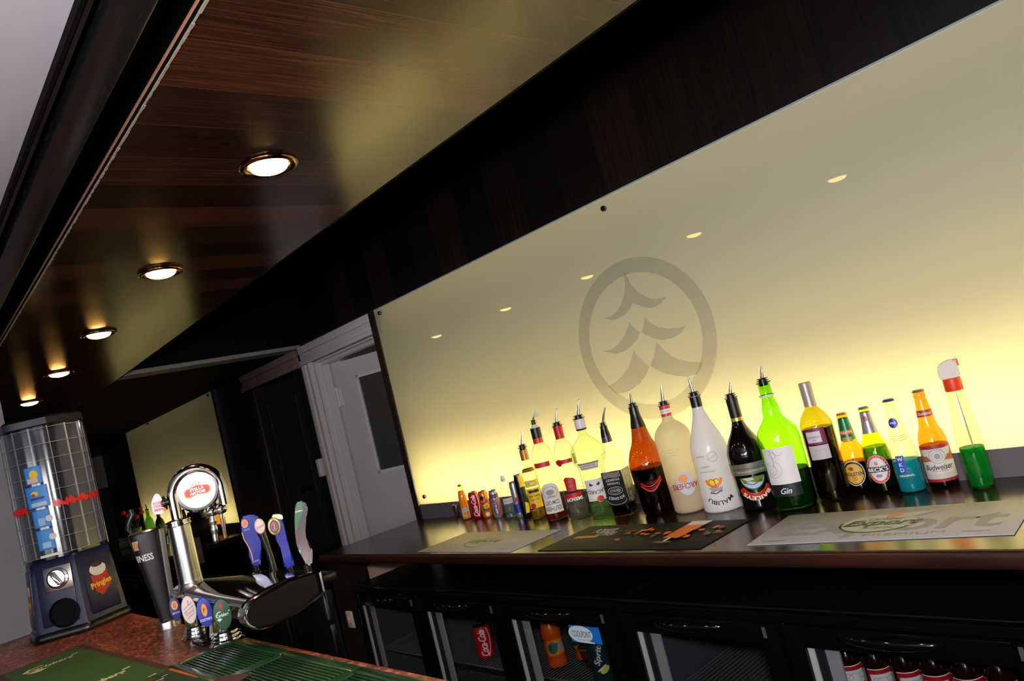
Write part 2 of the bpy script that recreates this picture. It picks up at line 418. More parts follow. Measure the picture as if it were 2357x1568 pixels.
def lit_panel(x0, x1, label, studs, lx, power):
    z0, z1 = H-.385, H+.555
    r = empty('lit_panel', ((x0+x1)/2, D, z0), 0, label, 'light panel')
    X0, X1 = x0-(x0+x1)/2, x1-(x0+x1)/2; Z1 = z1-z0
    g = bmesh.new(); quad(g, [(X0, -.012, 0), (X1, -.012, 0), (X1, -.012, Z1), (X0, -.012, Z1)]); mk('glass', g, PANM, r, False)
    g = bmesh.new(); box(g, X0, X1, -.013, -.008, Z1, Z1+.005); mk('glass_edge', g, P((150, 165, 170), .2), r, False)
    g = bmesh.new()      # white-lined light box behind
    box(g, X0, X1, .145, .155, -.004, Z1+.006); box(g, X0, X1, 0, .15, -.012, -.004); box(g, X0, X1, 0, .15, Z1, Z1+.006)
    box(g, X0-.004, X0, 0, .15, 0, Z1); box(g, X1, X1+.004, 0, .15, 0, Z1)
    mk('light_box', g, P((88, 82, 66), .8), r, False)
    g = bmesh.new(); box(g, X0-.045, X0-.004, -.02, .155, -.069, Z1+.006); mk('side_frame', g, P((34, 20, 16), .4, noise=.3), r, False)
    g = bmesh.new(); box(g, X1+.004, X1+.045, -.02, .155, -.069, Z1+.006); mk('side_frame', g, P((34, 20, 16), .4, noise=.3), r, False)
    for sx, sz in studs:
        g = bmesh.new(); lathe(g, [(.0, .012), (.0075, .0115), (.0095, .009), (.0095, 0)], 20, 0, Matrix.Rotation(PI/2, 4, 'X'))
        mk('stand_off_cap', g, P((120, 118, 112), .2, 1), r, loc=(sx-(x0+x1)/2, -.0125, sz-z0))
    for (zz, tilt, e, wd, c) in ((.012, 14, power*.62, .045, (1, .89, .36)), (.045, 8, power*.85, .05, (1, .95, .62)), (Z1-.03, 150, power*.0012, .03, (1, .70, .25))):
        ld = bpy.data.lights.new('strip_lamp', 'AREA'); ld.shape = 'RECTANGLE'; ld.size = (X1-X0)-.02; ld.size_y = wd; ld.energy = e; ld.color = c
        lo = bpy.data.objects.new('strip_lamp', ld); col.objects.link(lo); lo.parent = r; lo.location = (0, .075 if zz < .03 else .11, zz)
        lo.rotation_euler = (math.radians(90+tilt), 0, 0)
    return r
stud_px = [(881, 720), (1397, 480), (984, 1141)]
st = [(p.x, p.z) for p in (ony(x, y, D) for x, y in stud_px)]
st += [(.1, st[1][1])] + [(st[1][0], st[2][1]), (.1, st[2][1])]
pan = lit_panel(-3.040, .85, 'long backlit frosted yellow glass panel behind the bottles, with a grey tree emblem', st, None, 330)
# emblem traced on the glass
art = Art()
def zz(p): q = ony(1250+p[0]/3.408, 540+p[1]/3.408, D-.013); return (q.x, q.z)
Ltop, Rr, Tt, Bb = zz((255, 770)), zz((1385, 830)), zz((800, 130)), zz((900, 1450))
li, ri, ti, bi = zz((345, 780)), zz((1268, 850)), zz((790, 252)), zz((860, 1335))
cxo, czo = (Ltop[0]+Rr[0])/2, (Tt[1]+Bb[1])/2; rx, rz_ = (Rr[0]-Ltop[0])/2, (Tt[1]-Bb[1])/2
cxi, czi = (li[0]+ri[0])/2, (ti[1]+bi[1])/2; rxi, rzi = (ri[0]-li[0])/2, (ti[1]-bi[1])/2
wd = ((rx-rxi)+(rz_-rzi))/2
shapes = [[(635, 285), (680, 380), (740, 450), (810, 490), (880, 505), (970, 487), (920, 545), (860, 575), (800, 575), (750, 555), (700, 540), (680, 590), (640, 630), (590, 660), (540, 672), (465, 655), (520, 650), (570, 610), (610, 550), (635, 480), (642, 400), (638, 340)],
 [(677, 688), (700, 720), (758, 768), (740, 820), (690, 880), (640, 915), (570, 938), (465, 915), (530, 905), (590, 860), (640, 790), (660, 740)],
 [(798, 640), (840, 690), (900, 725), (980, 738), (1060, 732), (1120, 715), (1080, 775), (1020, 810), (940, 828), (860, 815), (800, 785), (772, 770), (785, 720)],
 [(708, 910), (760, 970), (832, 1035), (810, 1100), (760, 1170), (690, 1220), (640, 1240), (572, 1248), (510, 1192), (560, 1160), (620, 1110), (670, 1040), (700, 960)],
 [(890, 845), (930, 890), (1000, 950), (1080, 985), (1170, 1000), (1256, 1000), (1240, 1050), (1208, 1096), (1130, 1115), (1050, 1110), (960, 1090), (890, 1060), (843, 1030), (870, 950)]]
art.ring(cxo, czo, rx, rz_, wd, VIN, 72)
for s_ in shapes: art.poly([zz(p) for p in s_], VIN)
em = art.build('emblem', lambda u, v, k: Vector((u-pan.location.x, -.0128, v-pan.location.z)), pan, 0)
pan2 = lit_panel(-7.75, -5.345, 'backlit yellow glass panel in the far bay beyond the dark doorway',
    [(p.x, p.z) for p in (ony(484, 909, D), ony(345, 975, D))], None, 50)
# grey upstands under the panels
def upstand(x0, x1, lab):
    b = bmesh.new(); box(b, x0, x1, D-.012, D-.0005, H-.4547, H-.388)
    tag(mk('upstand', b, P((96, 92, 96), .55, noise=.08), None, False), lab, 'upstand')
upstand(-3.044, .85, 'grey painted upstand along the back of the bottle counter')
upstand(-7.75, -5.345, 'grey upstand along the back of the far bay counter')

# ------------------------------------------------------------------ white door and frame
PAINT = P((196, 192, 196), .28, name='white_gloss_paint', bump=.25, nscale=35)
r = empty('door_1', (DX0, D, 0)); r['kind'] = 'structure'
b = bmesh.new()
ZT = H+.452
for (a, w_, dpt) in ((-.115, .05, .022), (-.065, .04, .016), (-.025, .025, .03)):
    box(b, a, a+w_, -dpt, .0, 0, ZT-.0005, 0, .003)
for (a, w_, dpt) in ((.0, .025, .03), (.025, .04, .016), (.065, .04, .022)):
    box(b, -.115, .690, -dpt, 0, ZT+a, ZT+a+w_, 0, .003)
mk('architrave', b, PAINT, r)
b = bmesh.new(); box(b, -.0005, .012, 0, .16, 0, ZT); box(b, .012, .70, 0, .16, ZT-.012, ZT); box(b, .012, .03, .03, .075, 0, ZT-.012); box(b, .03, .7, .03, .075, ZT-.03, ZT-.012); mk('lining', b, PAINT, r)
hx, hy = .0, .085
lf = empty('leaf', (.03, .09, 0), math.radians(29)); lf.parent = r
LT = ZT-.034
pt = lambda x, y: (lambda d: (lambda t: CAM+d*t)(((Vector((DX0+.03, D+.09, 0))-CAM).dot(Vector((-math.sin(math.radians(29)), math.cos(math.radians(29)), 0))))/d.dot(Vector((-math.sin(math.radians(29)), math.cos(math.radians(29)), 0)))))(ray(x, y))
def leafu(x, y):
    p = pt(x, y)-Vector((DX0+.03, D+.09, 0)); return p.x*math.cos(math.radians(29))+p.y*math.sin(math.radians(29)), p.z
uL, zTp = leafu(824, 868); uB, zBp = leafu(876, 1084)
uL = (uL+uB)/2; uR = uL+.42
b = bmesh.new(); box(b, 0, uL, 0, .04, .01, LT); box(b, uR, uR+.12, 0, .04, .01, LT); box(b, uL, uR, 0, .04, zTp, LT); box(b, uL, uR, 0, .04, .01, zBp)
mk('leaf_panel', b, P((178, 175, 180), .4, name='grey_white_door', noise=.03), lf, False)
b = bmesh.new()
for q in ((uL-.012, uL+.004), (uR-.004, uR+.012)): box(b, q[0], q[1], -.008, -.001, zBp-.012, zTp+.012)
for q in ((zBp-.012, zBp+.004), (zTp-.004, zTp+.012)): box(b, uL-.012, uR+.012, -.008, -.001, q[0], q[1])
mk('glazing_bead', b, PAINT, lf, False)
b = bmesh.new(); box(b, uL, uR, .012, .024, zBp, zTp); mk('glass', b, P((52, 54, 54), .25, name='obscured_glass', bump=.6, nscale=120), lf, False)
for hz in (H+.23, .35):
    b = bmesh.new(); box(b, -.028, -.002, -.012, -.004, hz-.055, hz+.055); box(b, .002, .03, -.006, -.002, hz-.05, hz+.05); lathe(b, [(.006, hz-.055), (.006, hz+.055)], 12, 0, Matrix.Translation((0, -.01, 0)))
    mk('hinge', b, PAINT, lf)
pk = ony(744, 1075, D)
b = bmesh.new(); box(b, -.018, .018, -.03, 0, -.05, .05, 0, .004); tag(mk('latch_box', b, PAINT, None, loc=(pk.x, D-.0005, pk.z)), 'small white painted latch box on the left edge of the white door frame', 'latch')
# room glimpsed behind the door
b = bmesh.new(); box(b, -3.0, -2.98, D+.17, 4.1, 0, 2.9); box(b, -5.0, -4.98, D+.17, 4.1, 0, 2.9); box(b, -5, -3, 4.0, 4.1, 0, 2.9); box(b, -5, -3, 2.2, 4.1, H+.70, H+.72)
setting('wall_passage', b, P((150, 140, 132), .7, noise=.05))
# dark door with its pinkish header
r = empty('door_2', (KX0, D, 0)); r['kind'] = 'structure'
DKW = P((17, 13, 12), .5, name='dark_brown_door', noise=.25)
b = bmesh.new(); box(b, .01, .59, .01, .05, .01, H+.42)
mk('leaf', b, DKW, r, False)
b = bmesh.new()
for q in ((.09, .105), (.495, .51)): box(b, q[0], q[1], .003, .01, .9, H+.34)
for q in ((.9, .915), (H+.325, H+.34)): box(b, .09, .51, .003, .01, q[0], q[1])
mk('panel_moulding', b, P((9, 7, 7), .5), r, False)
b = bmesh.new(); lathe(b, [(.018, 0), (.018, .006), (.008, .008), (.008, .03), (.022, .035), (.024, .05), (.012, .058), (0, .06)], 18, 0, Matrix.Rotation(PI/2, 4, 'X'))
mk('door_handle', b, P((60, 58, 55), .3, 1), r, loc=(.44, .003, 1.27))
b = bmesh.new()
for (a, w_, dpt) in ((.0, .03, .032), (.03, .035, .018), (.065, .04, .024)): box(b, -.16, .68, -dpt, 0, H+.452+a-.004, H+.452+a+w_-.004, 0, .003)
mk('header', b, P((112, 92, 86), .35, name='pinkish_gloss_paint', bump=.3, nscale=30), r)
b = bmesh.new(); box(b, -.09, -.0, -.018, 0, 0, H+.447, 0, .003); mk('jamb', b, P((30, 22, 19), .4), r)

# ------------------------------------------------------------------ counters
CT = H-.455
CW = wood('dark_counter_wood', .6, 'Y', 'X', (16, 10, 9), (26, 17, 15), (38, 24, 21), .2, 0, spec=.5)
NOSE = wood('reddish_counter_edge', .6, 'Y', 'X', (18, 8, 7), (40, 18, 14), (60, 29, 22), .35, 0)
def counter(x0, x1, lab):
    r = empty('back_counter', (x0, 1.394, CT), 0, lab, 'counter')
    b = bmesh.new(); w = x1-x0
    box(b, 0, w, .014, D-1.394-.0005, -.034, 0); mk('worktop', b, CW, r, False)
    b = bmesh.new(); pr = [(.014, 0), (.006, -.001), (.001, -.005), (0, -.012), (0, -.024), (.002, -.031), (.007, -.034), (.014, -.034)]
    for i in range(len(pr)):
        a, c = pr[i], pr[(i+1) % len(pr)]
        quad(b, [(0, a[0], a[1]), (w, a[0], a[1]), (w, c[0], c[1]), (0, c[0], c[1])])
    b.faces.new([b.verts.new((0, y, z)) for y, z in pr]); b.faces.new([b.verts.new((w, y, z)) for y, z in pr])
    bmesh.ops.remove_doubles(b, verts=b.verts[:], dist=1e-5)
    mk('front_edge', b, NOSE, r, True, ang=1.0)
    return r
counter(-3.04-.045, 1.4, 'long dark wood back counter carrying the row of bottles and bar mats')
far_counter = counter(-8.2, -5.2, 'dark wood counter in the far bay beneath the far lit panel')
# wall strip under the counter + pale board
b = bmesh.new(); box(b, -3.084, -3.066, 1.545, D-.005, .0, CT-.0345)
tag(mk('support_board', b, P((206, 168, 148), .6, noise=.08), None, False), 'pale pinkish board under the left end of the back counter', 'board')
b = bmesh.new(); box(b, -3.084, -2.972, 1.425, 1.544, .0, CT-.0345)
tag(mk('counter_stile', b, P((24, 16, 14), .45, noise=.2), None, False), 'dark brown upright post under the left corner of the back counter', 'post')
pk = ony(809, 1425, 1.425)
t = empty('wall_socket', (pk.x, 1.4245, pk.z), 0, 'small white switch plate on the dark post beside the fridges', 'switch')
b = bmesh.new(); box(b, -.024, .024, -.009, 0, -.034, .034, 0, .002); mk('plate', b, P((206, 196, 196), .4), t)
b = bmesh.new(); box(b, -.007, .007, -.013, -.0092, -.012, .012, 0, .001); mk('rocker', b, P((220, 212, 210), .4), t)
t = empty('low_cabinet', (-4.0, 1.42, 0), 0, 'low black cabinet standing under the white door frame, left of the counter', 'cabinet')
b = bmesh.new(); box(b, 0, .91, .01, .48, .06, H-.60); mk('carcass', b, MATT, t, False)
b = bmesh.new(); box(b, -.005, .912, -.01, .485, H-.60, H-.568, 0, .004); mk('cabinet_top', b, GLOSSB, t)
for q in (0, .455):
    b = bmesh.new(); box(b, q+.004, q+.451, -.008, .009, .07, H-.61, 0, .002); d_ = mk('cabinet_door', b, P((12, 11, 12), .35), t)
    b = bmesh.new(); box(b, q+.40, q+.415, -.022, -.009, .62, .74, 0, .003); mk('handle', b, STEEL, d_)
# ------------------------------------------------------------------ mats on the counter
def mat_quad(name, lab, pts, z, thick, m, cat='bar mat'):
    P4 = [onz(x, y, z+thick) for x, y in pts]; c = sum(P4, Vector())/4
    ex = ((P4[1]-P4[0])+(P4[2]-P4[3])); ex.z = 0; w = ex.length/2; ex.normalize(); ey = Vector((-ex.y, ex.x, 0))
    hh = abs(((P4[3]-P4[0])+(P4[2]-P4[1])).dot(ey))/2
    rz = math.atan2(ex.y, ex.x)
    b = bmesh.new(); box(b, -w/2, w/2, -hh/2, hh/2, 0, thick, 0, min(.0008, thick*.3))
    o = mk(name, b, m, None, loc=(c.x, c.y, z+.0003), rz=rz); tag(o, lab, cat)
    return o, w, hh
def export_art(w, h, big=True):
    a = Art(); g1 = P((149, 149, 156), .6); DG = P((36, 62, 40), .5); pal = P((186, 190, 180), .6)
    if big:
        a.text('Export', .02*w, -.10*h, h*.62, g1, w*.86, bold=.02, shear=.15)
        a.text('PREMIUM', .12*w, -.36*h, h*.07, g1, w*.3)
    a.ell(-.02*w, .0, .15*w, .27*h, pal, rot=0)
    a.poly([(-.02*w, .27*h), (.2*w, .33*h), (.16*w, .28*h), (.06*w, .1*h)], pal)
    a.ring(-.02*w, 0, .155*w, .29*h, .006, DG, 30, PI*.95, PI*1.85)
    a.ell(.01*w, .22*h, .022*w, .05*h, ORANGE, rot=.4); a.ell(.03*w, .24*h, .018*w, .045*h, ORANGE, rot=-.3)
    a.text("Carlsberg's"[:8], 0, .12*h, h*.075, DG, w*.14, shear=.3)
    a.text('Export', .0, -.02*h, h*.22, DG, w*.31, bold=.03, shear=.4)
    a.text('FIRST BREWED', 0, -.16*h, h*.04, DG, w*.12)
    a.rect(-.44*w, -.43*h, -.34*w, -.42*h, DG); a.rect(.33*w, -.40*h, .42*w, -.39*h, DG)
    return a
MG = P((168, 168, 174), .5, name='grey_bar_mat')
o, w, h = mat_quad('bar_mat', 'small light grey printed bar mat nearest the white door', [(945, 1270), (1185, 1271), (1280, 1219), (1090, 1226)], CT, .002, MG)
export_art(w, h, False).build('print', flat((0, 0, .002), (1, 0, 0), (0, 1, 0), .0003), o, 0)
o, w, h = mat_quad('bar_mat', 'long light grey bar mat with large faded lettering, below the beer bottles', [(1728, 1255), (2368, 1228), (2357, 1149), (1808, 1187)], CT, .002, MG)
export_art(w, h).build('print', flat((0, 0, .002), (1, 0, 0), (0, 1, 0), .0003), o, 0)
o, w, h = mat_quad('bar_mat', 'black bar mat picturing a glass of amber beer', [(1252, 1268), (1630, 1262), (1712, 1196), (1345, 1212)], CT, .002, P((16, 15, 18), .6, spec=.2))
a = Art(); random.seed(3)
a.text('POWER', -.30*w, .26*h, h*.17, WHITE, w*.14, rot=.05, shear=.2); a.text('TOWER', -.25*w, .12*h, h*.15, WHITE, w*.12, shear=.2)
a.rect(-.42*w, -.04*h, -.27*w, .05*h, P((190, 130, 100), .5), .1)
for i in range(46):
    x = random.uniform(-.12, .46)*w; a.ell(x, random.uniform(-.14, .22)*h, random.uniform(.006, .02)*w, random.uniform(.02, .06)*h, ORANGE if random.random() < .5 else P((120, 56, 14), .5), 8)
gx = .26*w
a.poly([(gx-.04*w, -.2*h), (gx+.045*w, -.2*h), (gx+.06*w, .33*h), (gx-.05*w, .33*h)], ORANGE)
a.poly([(gx-.046*w, .26*h), (gx+.058*w, .26*h), (gx+.062*w, .42*h), (gx-.054*w, .42*h)], CREAM)
a.rect(gx-.008*w, -.33*h, gx+.008*w, -.2*h, CREAM); a.ell(gx, -.35*h, .05*w, .03*h, P((110, 90, 60), .5))
a.build('print', flat((0, 0, .002), (1, 0, 0), (0, 1, 0), .0003), o, 0)

# ================================================================== BOTTLES ON THE BACK COUNTER
ZA = lambda x, y: (1030+x/4.447, 880+y/4.447)
ZB = lambda x, y: (1440+x/3.919, 820+y/3.919)
ZC = lambda x, y: (1840+x/4.126, 800+y/4.126)
POUR_BLK = PLAST
class Bottle:
    """a standing item; base and tip in crop pixels give its spot on the counter and its height"""
    def __init__(s, name, label, cat, F, bot, tip, hw, z=CT, yaw=0, nudge=None):
        bx, by = F(*bot); tx, ty = F(*tip)
        Pt = onz(bx, by, z); d = Vector((Pt.x, Pt.y, 0)); L = d.length; d.normalize()
        dist = (Pt-CAM).dot(fw); sc_ = {ZA: 4.447, ZB: 3.919, ZC: 4.126}.get(F, 1)
        rad = hw/sc_*dist/FPX*.95
        C = Pt+d*rad
        rr = ray(tx, ty); tt = ((C-CAM).dot(d))/rr.dot(d); T = CAM+rr*tt
        s.h = T.z-z; s.C = Vector((C.x+(nudge[0] if nudge else 0), C.y+(nudge[1] if nudge else 0), z+.0005)); s.yb = bot[1]; s.yt = tip[1]; s.k = s.h/(s.yb-s.yt); s.kr = ((1.14 if F is ZA else 1.06) if cat != 'can' else .98)*s.k*(.90 if name in ('beer_bottle', 'alcopop_bottle') else .76 if name == 'whiskey_bottle' else 1)
        side = Vector((-d.y, d.x, 0))*-1; s.lean = (T-C).dot(side)
        dc = -d
        s.rz = math.atan2(dc.y, dc.x)+PI/2+yaw
        s.o = empty(name, s.C, s.rz, label, cat)
        s.prof = None
    def Z(s, y): return (s.yb-y)*s.k
    def pr(s, pts, smooth=4):
        p = [(hw*s.kr, s.Z(y)) for hw, y in pts]
        return smoothprof(p, smooth) if smooth else p
    def body(s, pts, m, smooth=4, name='glass_body', sq=0, seg=40, liquid=None, lmat=None):
        base = s.pr(pts, smooth)
        r0_ = base[0][0]
        s.prof = [(r0_*.9, 0.0), (r0_, .003)]+[p for p in base if p[1] > .003]
        s.sq = sq
        b = bmesh.new(); lathe(b, s.prof, seg, 0, None, sq, caps=True); s.bodyo = mk(name, b, m, s.o, ang=.9)
        if liquid is not None:
            zl = s.Z(liquid); ip = [(max(.001, r-.0022), z) for r, z in s.prof if z < zl and z > .003]
            ip = [(ip[0][0]*.95, .004)]+ip+[(max(.001, s.R(zl)-.0022), zl)]
            b = bmesh.new(); lathe(b, ip, seg, 0, None, sq); mk('liquid', b, lmat, s.o, ang=.9)
        return s
    def R(s, z):
        for (r1, z1), (r2, z2) in zip(s.prof, s.prof[1:]):
            if z1 <= z <= z2: return r1+(r2-r1)*((z-z1)/((z2-z1) or 1))
        return s.prof[-1][0] if z > s.prof[-1][1] else s.prof[0][0]
    def sleeve(s, y0, y1, m, name='capsule', off=.0008, sq=None):
        """band hugging the body between two crop rows"""
        za, zb = sorted((s.Z(y0), s.Z(y1))); n = 6
        p = [(s.R(za+(zb-za)*i/n)+off, za+(zb-za)*i/n) for i in range(n+1)]
        b = bmesh.new(); lathe(b, p, 40, 0, None, s.sq if sq is None else sq, caps=False); return mk(name, b, m, s.o)
    def ring(s, prof, m, name):
        b = bmesh.new(); lathe(b, prof, 32); return mk(name, b, m, s.o)
    def pourer(s, ytop_glass, capblk=.0, leanf=1.0, flap=False):
        z0 = s.Z(ytop_glass); rn = s.R(z0-.001); e = empty('pourer', (0, 0, z0)); e.parent = s.o
        c = rn*.95
        p = [(c*.8, -.006), (c*.8, .001), (c*1.35, .0015), (c*1.35, .003), (c*.75, .0035), (c*.75, .006), (c*1.1, .0065), (c*1.1, .008), (c*.7, .0085), (c*.7, .011), (c*1.05, .0115), (c*1.0, .013), (c*.5, .0145)]
        b = bmesh.new(); lathe(b, p, 24); mk('stopper', b, POUR_BLK, e)
        hh = s.h-z0; lx = s.lean
        pts = [(lx*.15, 0, .014), (lx*.35, 0, hh*.45), (lx*.62, 0, hh*.7), (lx, 0, hh)]
        b = bmesh.new(); tube(b, pts, [.0056, .0048, .004, .0026], 12); mk('spout', b, CHROME, e)
        if flap:
            b = bmesh.new(); lathe(b, [(0, -.001), (.0095, -.001), (.0095, .001), (0, .001)], 20, 0, Matrix.Translation((lx*.9, -.002, hh-.012)) @ Matrix.Rotation(PI/2, 4, 'X')); mk('flap', b, CHROME, e)
    def cap(s, ytop, r, m, name='crown_cap', hgt=.006):
        z1 = s.Z(ytop); b = bmesh.new(); n = 21; t = bmesh.new(); rings = []
        for k, (rr, zz_) in enumerate(((r*1.12, z1-hgt), (r*1.04, z1-hgt*.45), (r*.92, z1-.0006), (r*.6, z1))):
            ring = []
            for i in range(n*2):
                aa = PI*i/n; f = 1+(.05 if i % 2 else -.03)*(k == 0)
                ring.append(t.verts.new((rr*f*math.cos(aa), rr*f*math.sin(aa), zz_)))
            rings.append(ring)
        for q, w_ in zip(rings, rings[1:]):
            for i in range(2*n): t.faces.new((q[i], q[(i+1) % (2*n)], w_[(i+1) % (2*n)], w_[i]))
        t.faces.new(rings[-1]); t.faces.new(rings[0][::-1]); join(b, t); return mk(name, b, m, s.o)
    def label(s, art, y, u=0, off=.0011, name='label', maxlen=.006):
        z0 = s.Z(y); r_ = s.R(z0)
        def mp(a, v, k):
            z = z0+v; t = u/r_+a/r_; r = s.R(z)+off+k
            c, q = math.sin(t), math.cos(t); kk = 1
            sq_ = s.sq(z) if callable(s.sq) else s.sq
            if sq_:
                n = 2+sq_*6; kk = (abs(c)**n+abs(q)**n)**(-1/n)
            return Vector((r*kk*c, -r*kk*q, z))
        return art.build(name, mp, s.o, maxlen, smooth=True)
CLEAR = glass((238, 240, 226), .30, name='clear_glass')
CLEARG = glass((222, 238, 200), .28, name='pale_green_glass')
AMBER = glass((104, 40, 6), .25, name='amber_glass')
def murky(rgb, see=.55, trans=.5): return frosted(rgb, trans, .15, 'tinted_liquid', see=see)
BROWN = glass((238, 156, 30), .22, name='brown_beer_glass')
GREENG = glass((112, 196, 16), .25, name='green_glass')
OLIVE = glass((166, 158, 30), .22, name='olive_glass')
BEERG = glass((190, 222, 20), .22, name='beer_green_glass')
def hexc(art, *a): return art

# 0 steel cup
B = Bottle('measure_cup', 'small shiny steel measure standing behind the juice bottle', 'cup', ZA, (115, 1385), (118, 1245), 42)
B.sq = 0; b = bmesh.new(); lathe(b, [(.012, 0), (.0135, .002), (.017, B.h), (.0155, B.h), (.0125, .004), (0, .004)], 30); mk('cup_wall', b, CHROME, B.o)
b = bmesh.new(); tube(b, [(.0168*math.cos(i*PI/12), .0168*math.sin(i*PI/12), B.h) for i in range(24)], .0008, 8, 0, True); mk('rim', b, CHROME, B.o)
# 1 juice bottle
B = Bottle('juice_bottle', 'little bottle of orange juice at the left end of the row', 'bottle', ZA, (207, 1410), (150, 1040), 44)
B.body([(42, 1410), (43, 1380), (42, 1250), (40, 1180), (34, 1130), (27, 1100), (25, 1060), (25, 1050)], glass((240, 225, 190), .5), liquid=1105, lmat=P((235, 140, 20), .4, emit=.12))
B.ring([(.0075, B.Z(1062)), (.0078, B.Z(1045)), (.006, B.h)], P((150, 96, 40), .4), 'cap')
a = Art(); a.rect(-.015, -.017, .015, .017, P((190, 196, 205), .4)); a.rect(-.010, -.013, .012, .001, ORANGE); a.text('ORANGE', 0, .009, .004, INK, .02); B.label(a, 1325)
# 2..4 cans
def can(lab, F, bot, tip, hw, base, z=CT, yaw=0, name='drink_can', col2=None):
    B = Bottle(name, lab, 'can', F, bot, tip, hw, z, yaw)
    k = hw*B.kr; h = B.h
    B.sq = 0; B.prof = [(k*.78, 0), (k*.8, .001), (k*.97, h*.07), (k, h*.1), (k, h*.86), (k*.97, h*.9), (k*.83, h*.965)]
    b = bmesh.new(); lathe(b, B.prof, 36); mk('can_body', b, base, B.o, ang=.9)
    b = bmesh.new(); lathe(b, [(k*.83, h*.962), (k*.87, h*.975), (k*.87, h*.995), (k*.83, h), (k*.78, h*.98), (k*.74, h*.97), (0, h*.97)], 36); mk('lid', b, STEEL, B.o)
    b = bmesh.new(); box(b, -.004, .004, -k*.5, .001, h*.975, h*.985, 0, .0008); mk('pull_tab', b, CHROME, B.o)
    return B
def cola_art(h, k, tx='Coca-Cola', c=WHITE, swirl=WHITE):
    a = Art(); a.line([(.002+.55*k*math.sin(t*2.5)+.35*k, -.42*h+t*.84*h) for t in [i/14 for i in range(15)]], .0035, swirl)
    a.text(tx, 0, 0, k*.95, c, h*.78, rot=PI/2, bold=.015, shear=.35, space=.92); return a
REDC = P((186, 16, 24), .25, .35, name='red_can_metal')
B = can('red cola can standing between the juice and the orange can', ZA, (320, 1400), (270, 1118), 55, REDC); B.label(cola_art(B.h, 55*B.kr), 1260, -.004)
B = can('orange soda can between the red can and the silver can', ZA, (420, 1390), (378, 1105), 52, P((232, 120, 14), .25, .3)); k = 52*B.kr
a = Art(); a.ell(0, -.012, .013, .013, GREEN); a.ell(.003, -.004, .012, .011, YELLOW); a.ell(.004, -.006, .008, .008, ORANGE); a.text('Fanta', 0, .012, .012, BLUE, .03, rot=.5, bold=.03); a.ell(-.008, .030, .009, .009, INK); a.rect(-.006, -.045, .008, -.03, WHITE); B.label(a, 1255)
B = can('silver diet cola can left of the water bottle', ZA, (530, 1391), (475, 1100), 52, P((190, 190, 200), .28, .7)); a = cola_art(B.h, 52*B.kr, 'Coke', P((120, 20, 60), .4), RED); a.rect(-.02, .028, .02, .042, P((90, 70, 120), .3)); B.label(a, 1250, -.003)
# water
B = Bottle('water_bottle', 'clear plastic water bottle with a white screw cap', 'bottle', ZA, (668, 1395), (585, 955), 62)
B.body([(60, 1395), (62, 1370), (58, 1340), (62, 1310), (57, 1280), (61, 1240), (62, 1180), (58, 1110), (44, 1060), (28, 1035), (27, 1010), (27, 985)], glass((238, 242, 240), .45), liquid=1200, lmat=murky((225, 232, 232), .88))
B.ring([(.0085, B.Z(1012)), (.0088, B.Z(1010)), (.0088, B.Z(962)), (.0078, B.h)], WHITE, 'screw_cap')
a = Art(); a.rect(-.022, -.012, .022, .012, P((200, 208, 214), .4)); a.text('WATER', 0, .002, .007, P((170, 90, 90), .4), .036); a.rect(-.022, -.012, .022, -.009, P((60, 90, 150), .4)); B.label(a, 1215)
B = can('slim silver and blue energy drink can beside the water', ZA, (755, 1390), (690, 1010), 44, P((186, 190, 198), .28, .7)); k = 44*B.kr; h = B.h
a = Art(); a.rect(-PI*k*.98, -.36*h, PI*k*.98, -.12*h, BLUE); a.poly([(-.004, -.12*h), (.014, -.12*h), (.016, .02*h)], BLUE); a.ell(0, .0, .006, .010, RED); B.label(a, 1200)
B = can('tall black and yellow can behind the tequila bottle', ZA, (822, 1388), (748, 935), 48, P((16, 14, 14), .3, .3)); h = B.h
a = Art(); a.rect(0, .2*h, .03, .47*h, YELLOW); a.rect(.004, -.12*h, .03, .2*h, INK); a.poly([(0.0, -.4*h), (.014, -.4*h), (.02, -.2*h), (.004, -.14*h)], YELLOW); B.label(a, 1160)

# 8 tequila
B = Bottle('tequila_bottle', 'small gold tequila bottle with a yellow label and steel pourer', 'bottle', ZA, (950, 1397), (768, 515), 70)
B.body([(66, 1397), (68, 1370), (68, 1000), (64, 930), (46, 880), (38, 840), (36, 760), (36, 690), (37, 675)], CLEARG, liquid=1310, lmat=murky((196, 150, 36), .5))
B.sleeve(690, 795, P((176, 132, 62), .35, .5)); B.sleeve(885, 915, P((150, 100, 20), .4), 'neck_band')
a = Art(); w = .056; a.rect(-w/2, -.052, w/2, .020, P((228, 186, 30), .45)); a.rect(-w/2, .026, w/2, .05, P((235, 215, 90), .45)); a.rect(-.018, .004, .02, .014, INK)
a.text('Jose Cuervo', 0, -.008, .010, INK, .046, bold=.02, shear=.2); a.text('Especial', 0, -.021, .008, INK, .03, shear=.2); a.ell(-.012, -.043, .010, .009, RED); a.ring(.004, .038, .015, .008, .0015, GREEN)
B.label(a, 1140); B.pourer(672)
